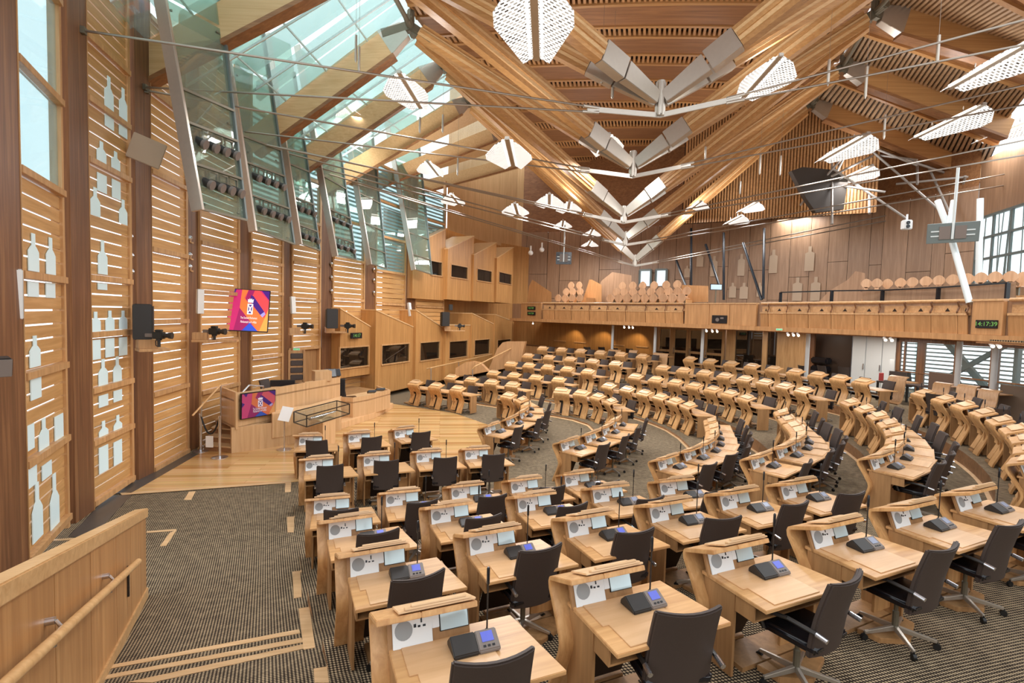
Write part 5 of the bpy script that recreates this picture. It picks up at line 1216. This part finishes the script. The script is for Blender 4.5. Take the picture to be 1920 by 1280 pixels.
# warm wall washers on that wall
for j, x in enumerate((1075,1130,1195)):
    p = ug(x, ZB-.12, 2.6); ld = bpy.data.lights.new('wall_washer','SPOT'); ld.energy = 90; ld.color = (1,.72,.38); ld.spot_size = R(95); ld.spot_blend = .6; ld.shadow_soft_size = .06
    lo = bpy.data.objects.new('wall_washer', ld); link(lo); lo.location = p; lo.rotation_euler = (R(25),0,0)
low = thing('back_bench', 'low dark oak partition behind the far left desks', 'partition', gp(1080,FZ,1.9)); part('front', gwall(MB(), list(np.linspace(960,1232,9)), FZ-.3, FZ+.78, 1.9, 2.0), M['gal'], low, world=True); part('cap', gwall(MB(), list(np.linspace(960,1232,9)), FZ+.78, FZ+.84, 1.85, 2.05), M['post'], low, world=True)
# columns under the gallery
for j, (x, b) in enumerate(((1150,.8),(1230,.8),(1319,.9),(1517,.9),(1802,.9),(1870,.8),(1990,.8))):
    c = thing('column', f'slim pale steel column under the gallery, {ORD[j]} from left', 'column', ug(x, FZ, b), group='columns under the gallery'); tag(c, kind='structure')
    part('shaft', MB().lathe([(.08,0),(.08,ZB-FZ)],14), M['pgrey'], c); part('collar', MB().lathe([(.12,0),(.12,.06),(.09,.08)],14), M['steelg'], c)
# glazed screen and doors
def door(n, a, b, z1=None, mid=.5, label=None):
    z1 = z1 or ZB; o = thing(f'door_{n}', label or 'glazed oak door under the gallery', 'door', ug(a,FZ)); tag(o, kind='structure')
    f = MB(); w_ = (b-a)*.13
    for (p, q) in ((a,a+w_),(b-w_,b)): gwall(f, [p,q], FZ-.1, z1, 3.35, 3.45)
    for (z_0, z_1) in ((FZ-.1,FZ+.2),(FZ+1.0,FZ+1.14),(z1-.16,z1)): gwall(f, [a,b], z_0, z_1, 3.36, 3.44)
    part('door_frame', f, M['trim'], o, world=True); part('pane', gwall(MB(), [a,b], FZ, z1, 3.39, 3.40), M['gdark'], o, world=True, smooth=0)
    part('handle', gwall(MB(), [a+w_*.3,a+w_*.7], FZ+.9, FZ+1.3, 3.28, 3.31), M['chrome'], o, world=True)
rw = MB(); a_, b_ = ug(1232,0,3.4), ug(1232,0,5.4); rw.hexa([(a_.x,a_.y,0),(b_.x,b_.y,0),(b_.x+.1,b_.y,0),(a_.x+.1,a_.y,0),(a_.x,a_.y,ZB),(b_.x,b_.y,ZB),(b_.x+.1,b_.y,ZB),(a_.x+.1,a_.y,ZB)])
solo('wall_back', rw, M['booth'], kind='structure', smooth=0)
for x, e_ in ((1400,25),(1480,25),(1560,25),(1645,60),(1760,40),(1850,40)):
    p = ug(x, ZB-.06, 1.9); ld = bpy.data.lights.new('soffit_fill','AREA'); ld.size = .5; ld.energy = e_; ld.color = (1,.95,.88); lo = bpy.data.objects.new('soffit_fill', ld); link(lo); lo.location = p  # added fill lights brightening the space under the gallery, no fittings there
door(2,1236,1262); door(3,1263,1292); door(4,1293,1322); door(5,1323,1360)
uwall([1364,1380], 0, ZB, 3.3, .2, M['trim']); uwall([1432,1441], 0, ZB, 3.3, .2, M['trim']); uwall([1484,1505], 0, ZB, 3.3, .2, M['trim'])
o = solo('window_4', gwall(MB(), [1381,1431], FZ, ZB, 3.4, 3.41), M['gdark'], kind='structure', smooth=0); o = solo('window_4', gwall(MB(), [1442,1483], FZ, ZB, 3.4, 3.41), M['gdark'], kind='structure', smooth=0)
uwall(list(np.linspace(1232,1600,12)), 0, ZB, 5.2, .1, M['wallb'])
uwall([1506,1518], 0, ZB, 3.4, .1, M['post']); uwall([1519,1600], 0, ZB, 3.9, .1, flat('dark_panel','#4A3A30',.3))
# things behind the glass: pale display boards, dark benches and mats
solo('display_board', gwall(MB(), [1386,1412], FZ+.1, FZ+2.3, 4.6, 4.66), flat('board_grey','#A79C8A',.6), 'pale display board behind the glass under the gallery', 'board')
solo('dark_cabinet', gwall(MB(), [1383,1411], FZ+.05, FZ+1.55, 4.0, 4.4), flat('cabinet_dark','#3F2F28',.5), 'dark cabinet behind the glass under the gallery', 'cabinet')
solo('dark_cabinet', gwall(MB(), [1446,1460], FZ+.05, FZ+1.5, 4.0, 4.3), flat('cabinet_dark2','#3B3029',.5), 'narrow dark cabinet right of the display board', 'cabinet')
for j, (x0, x1, z) in enumerate(((1523,1554,1.35),(1523,1554,.95),(1523,1554,.5))):
    solo('stacked_bag', gwall(MB(), [x0,x1], FZ+z-.3, FZ+z, 3.3, 3.75), M['black'], f'shiny black bag, {ORD[j]} from the top of the stack under the gallery', 'bag', bevel=.06)
for j, (a, b) in enumerate(((1601,1626),(1627,1657),(1658,1683))):
    o = thing(f'door_{6+j}', f'plain white door under the gallery, {ORD[j]} from left', 'door', ug(a,FZ)); tag(o, kind='structure')
    part('leaf', gwall(MB(), [a+.4,b-.4], FZ-.1, ZB, 3.35, 3.42), M['pgrey'], o, world=True, smooth=0); part('handle', gwall(MB(), [b-4,b-2.5], FZ+1.0, FZ+1.25, 3.29, 3.33), M['chrome'], o, world=True)
# windows at the right, with louvres and blue-grey steelwork outside
wf = thing('window_5', 'row of tall windows under the gallery looking on to louvres', 'window', ug(1800,FZ)); tag(wf, kind='structure')
fm = MB(); WX = [1686,1697,1712,1738,1746,1792,1806,1850,1862,1864,1876,1930,1944,2010,2024,2100]
for a, b in ((1684,1692),(1698,1701),(1738,1743),(1787,1793),(1861,1868),(1873,1877),(1935,1941),(2010,2016)): gwall(fm, [a,b], FZ-.2, ZB, 3.4, 3.5)
gwall(fm, list(np.linspace(1684,2100,12)), ZB-.22, ZB, 3.4, 3.5); gwall(fm, list(np.linspace(1684,2100,12)), FZ+1.05, FZ+1.10, 3.4, 3.46)
part('frame', fm, M['post'], wf, world=True); part('pane', gwall(MB(), list(np.linspace(1684,2100,12)), FZ-.2, ZB, 3.43, 3.44), M['gclear'], wf, world=True, smooth=0)
M['louvg'] = flat('louvre_grey', '#A4ABAB', .5)
lo_ = MB()
for i in range(22): gwall(lo_, [1640,1760,1850,1950,2120], FZ-.6+i*.17, FZ-.54+i*.17, 6.0, 6.15)
part('louvre', lo_, M['louvg'], wf, world=True, smooth=0)
stl = MB()
for x in (1722,1905,1960): gwall(stl, [x,x+8], FZ-.8, ZB+.3, 5.2, 5.4)
stl.beam(ug(1835,ZB,5.0), ug(1860,FZ+.6,5.0), .2, .2).beam(ug(1838,ZB,5.0), ug(1828,FZ+.6,5.0), .16, .16)
part('outside_steel', stl, M['bluest'], wf, world=True, smooth=0)
pass
# furniture standing under the gallery
def ubox(name, label, cat, a, b, z0, z1, bk, dp_, mat, **k): return solo(name, gwall(MB(), [a,b], FZ+z0, FZ+z1, bk, bk+dp_), mat, label, cat, **k)
ubox('free_standing_partition', 'brown free-standing panel in front of the right windows', 'partition', 1748,1805, .35,1.35, 1.2,.06, flat('panel_brown','#7B6354',.6))
ubox('free_standing_partition', 'brown free-standing panel at the right edge before the windows', 'partition', 1884,1960, .2,1.25, .9,.06, flat('panel_brown2','#74604F',.6))
tb_ = thing('side_table', 'dark table under the gallery by the white doors', 'table', ug(1680,FZ,2.0)); part('table_top', gwall(MB(), [1650,1712], FZ+.70, FZ+.76, 1.6, 2.4), flat('table_dark','#43342E',.4), tb_, world=True)
for x_, b_ in ((1653,1.7),(1709,1.7),(1653,2.3),(1709,2.3)):
    p = ug(x_,FZ,b_); part('leg', MB().box(p.x-.03,p.x+.03,p.y-.03,p.y+.03,FZ,FZ+.70), M['plast'], tb_, world=True)
ubox('low_screen', 'dark low screen standing on the table by the white doors', 'screen panel', 1673,1706, .76,1.15, 2.1,.05, M['leather'])
ubox('paper_stand', 'small pale notice stand before the white doors', 'sign', 1673,1682, 1.15,1.6, 2.2,.04, M['pgrey'])
ubox('water_cooler', 'pale blue bin standing by the right windows', 'bin', 1730,1741, 0,.62, 1.4,.3, flat('bin_blue','#8FA6B5',.5))
ubox('folder', 'red and white folder on the dark table by the white doors', 'folder', 1654,1658, .76,1.05, 1.8,.2, M['red'])
exit_sign('small green exit sign under the gallery left of the white doors', 1461, 617.5, GY(1461)-.2, R(-25))
exit_sign('small green exit sign at the back of the left gallery', 1283, 560, 32, 0)
# curved plywood screens behind the rear desks, and the chairs beyond them
M['sawn'] = wood('curved_ply', '#C99A66', '#A9784A', 'z', .4, 26, .6)
def curved(label, x0, x1, y0, y1, back):
    a, b = on_plane(x0,y1,gp(x0-4,0,back),gp(x0+4,0,back)), on_plane(x1,y1,gp(x1-4,0,back),gp(x1+4,0,back)); z1 = on_plane(x0,y0,gp(x0-4,0,back),gp(x0+4,0,back)).z
    a.z = b.z = min(a.z,b.z); H = z1-a.z; W_ = Vector((b.x-a.x,b.y-a.y,0)).length
    o = thing('curved_screen', label, 'screen panel', a, math.atan2(b.y-a.y,b.x-a.x), group='curved plywood screens behind the rear desks')
    part('panel', MB().ribbon([(-.22,0),(-.10,.05*H),(-.02,.2*H),(.03,.5*H),(.05,.85*H),(.10,.97*H),(.2,H)], .04, 0, W_), M['sawn'], o); part('desk_shelf', MB().box(0,W_,.1,.6,.78*H,.82*H), M['gal'], o)
    return o
for j, (x0,x1,y0,y1,b) in enumerate([(1138,1160,655,693,.1),(1177,1192,656,690,.2),(1222,1250,661,690,.1),(1660,1693,703,752,.1),(1746,1778,716,742,.3),(1790,1826,720,752,.2),(1830,1868,728,764,.2)]):
    curved(f'curved vertical-grain plywood screen, {ORD[j]} from left behind the back row', x0,x1,y0,y1,b)
for j, (x,y) in enumerate([(1105,652),(1132,652),(1157,654),(1184,655),(1215,656),(1242,660),(1515,688),(1551,688),(1588,690),(1636,692),(1668,694),(1705,700),(1803,716),(1856,726),(1900,738),(1765,742),(1830,756),(1890,770)]):
    p = at(x,y,FZ+.95); a, b = gp(x-4,0), gp(x+4,0)
    o = copy_tree(chairf); o.location = (p.x,p.y,p.z-.95); o.rotation_euler = (0,0,math.atan2(b.y-a.y,b.x-a.x)+math.pi+rnd.uniform(-.3,.3)+math.pi); o['label'] = f'dark chair back under the gallery, {ORD[j] if j < 14 else ["fifteenth","sixteenth","seventeenth","eighteenth"][j-14]} sighted from left'; o['group'] = 'officials\' chairs under the gallery'
# handrails and cheek walls by the lower booths
hr2 = thing('handrail', 'long slim handrail below the lower booths, leading to the far desks', 'handrail', aty(800,700,25)); part('rail', MB().path([aty(800,691,25), aty(806,690,25), aty(922,664,32)], .035), M['railx'], hr2, world=True); part('post', MB().tube(aty(808,690,25), aty(808,716,25), .03).tube(aty(860,679,28), aty(860,700,28), .03), M['steel'], hr2, world=True)
hr3 = thing('handrail', 'slim handrail climbing beside the far left desks', 'handrail', aty(886,705,26)); part('rail', MB().path([aty(886,692,26), aty(890,687,26), aty(977,644,30)], .035), M['railx'], hr3, world=True); part('post', MB().tube(aty(886,692,26), aty(886,708,26), .03), M['steel'], hr3, world=True)
solo('cheek_wall', MB().prism([aty(x,y,27) for x,y in ((853,706),(916,696),(900,680),(886,677),(872,679),(854,690))], (.1,.25,0)), M['gal'], 'low curved oak cheek wall beside the far left steps', 'low wall')
solo('cheek_wall', MB().prism([aty(x,y,29) for x,y in ((914,697),(975,685),(985,640),(950,640),(942,642),(932,654))], (.1,.25,0)), M['gal'], 'tall curved oak cheek wall beside the far left steps', 'low wall')

# dark struts and posts of the gallery glazing, and a small bright window in the gallery wall
for j, (x0,y0,x1,y1) in enumerate([(1268,488,1286,536),(1323,458,1349,536),(1393,455,1428,562),(1296,428,1296,540),(1357,436,1357,562),(1433,428,1431,560)]):
    st = thing('steel_strut', f'slim black steel strut in the centre of the gallery, {ORD[j]} of six', 'strut', aty(x1,y1,GY(x1)+4.5), group='black gallery struts'); tag(st, kind='structure')
    part('bar', MB().tube(aty(x0,y0,GY(x0)+5.2), aty(x1,y1,GY(x1)+4.5), .07, 8), M['scrd'], st, world=True)
for a, b in ((1196,1217),(1226,1246)):
    wz_0, wz_1 = on_plane(1206,536,bp(1196,0,.2),bp(1240,0,.2)).z, on_plane(1206,506,bp(1196,0,.2),bp(1240,0,.2)).z
    w6 = thing('window_6', 'small bright window in the gallery back wall', 'window', bp(a,wz_0,.2)); tag(w6, kind='structure')
    part('frame', MB().beam(bp(a,wz_0,.15),bp(a,wz_1,.15),.12,.12).beam(bp(b,wz_0,.15),bp(b,wz_1,.15),.12,.12).beam(bp(a,wz_1,.15),bp(b,wz_1,.15),.12,.12), M['bluest'], w6, world=True)
    part('pane', MB().poly([bp(a,wz_0,.12),bp(b,wz_0,.12),bp(b,wz_1,.12),bp(a,wz_1,.12)]), flat('lit_window','#DCE9EE',.4,emit='#DCEBF2',es=.7), w6, world=True, smooth=0)
hs2 = thing('info_screen', 'small pale blue screen at the end of the centre gallery', 'screen', aty(1343,538,GY(1343)+3)); part('casing', MB().box(-.32,.32,0,.06,-.16,.16), M['scrd'], hs2); part('picture', MB().box(-.29,.29,-.006,0,-.13,.13), flat('pale_screen','#AFC4D2',.3,emit='#BCD2E0',es=.5), hs2); part('stand', MB().box(-.03,.03,.02,.05,-.9,-.16), M['steelg'], hs2)
WORLD=2.0; EXPO=-0.1
# ================================================================ unseen walls outside the view; the rear one limits sky light
solo('wall_rear_blocker', MB().box(-9,20,-3.3,-3.0,0,3.2), M['slat'], kind='structure', smooth=0)  # unseen wall added to hold back sky light, left open above
solo('wall_right', MB().box(17.5,17.8,-3.2,12,0,9), M['wallb'], kind='structure', smooth=0)
# ================================================================ light, sky, camera
w = bpy.data.worlds.new('sky'); SC.world = w; w.use_nodes = True
bg = w.node_tree.nodes['Background']; bg.inputs[0].default_value = (.93,.97,1,1); bg.inputs[1].default_value = WORLD
cam = bpy.data.cameras.new('camera'); co = bpy.data.objects.new('camera', cam); COL.objects.link(co)
cam.sensor_width = 36; cam.lens = FOC/1920*36; cam.clip_end = 300; cam.clip_start = .05
m = Matrix((rgt, upv, -fwd)).transposed().to_4x4(); m.translation = CAM; co.matrix_world = m
SC.camera = co
vs = SC.view_settings; SC.display_settings.display_device = 'sRGB'
vs.view_transform = 'Standard'; vs.look = 'None'; vs.gamma = 1; vs.use_curve_mapping = False; vs.exposure = EXPO
SC.cycles.use_denoising = True; SC.cycles.max_bounces = 8; SC.cycles.diffuse_bounces = 4; SC.cycles.glossy_bounces = 3; SC.cycles.transparent_max_bounces = 24; SC.cycles.transmission_bounces = 4
SC.cycles.caustics_reflective = False; SC.cycles.caustics_refractive = False; SC.cycles.sample_clamp_indirect = 4
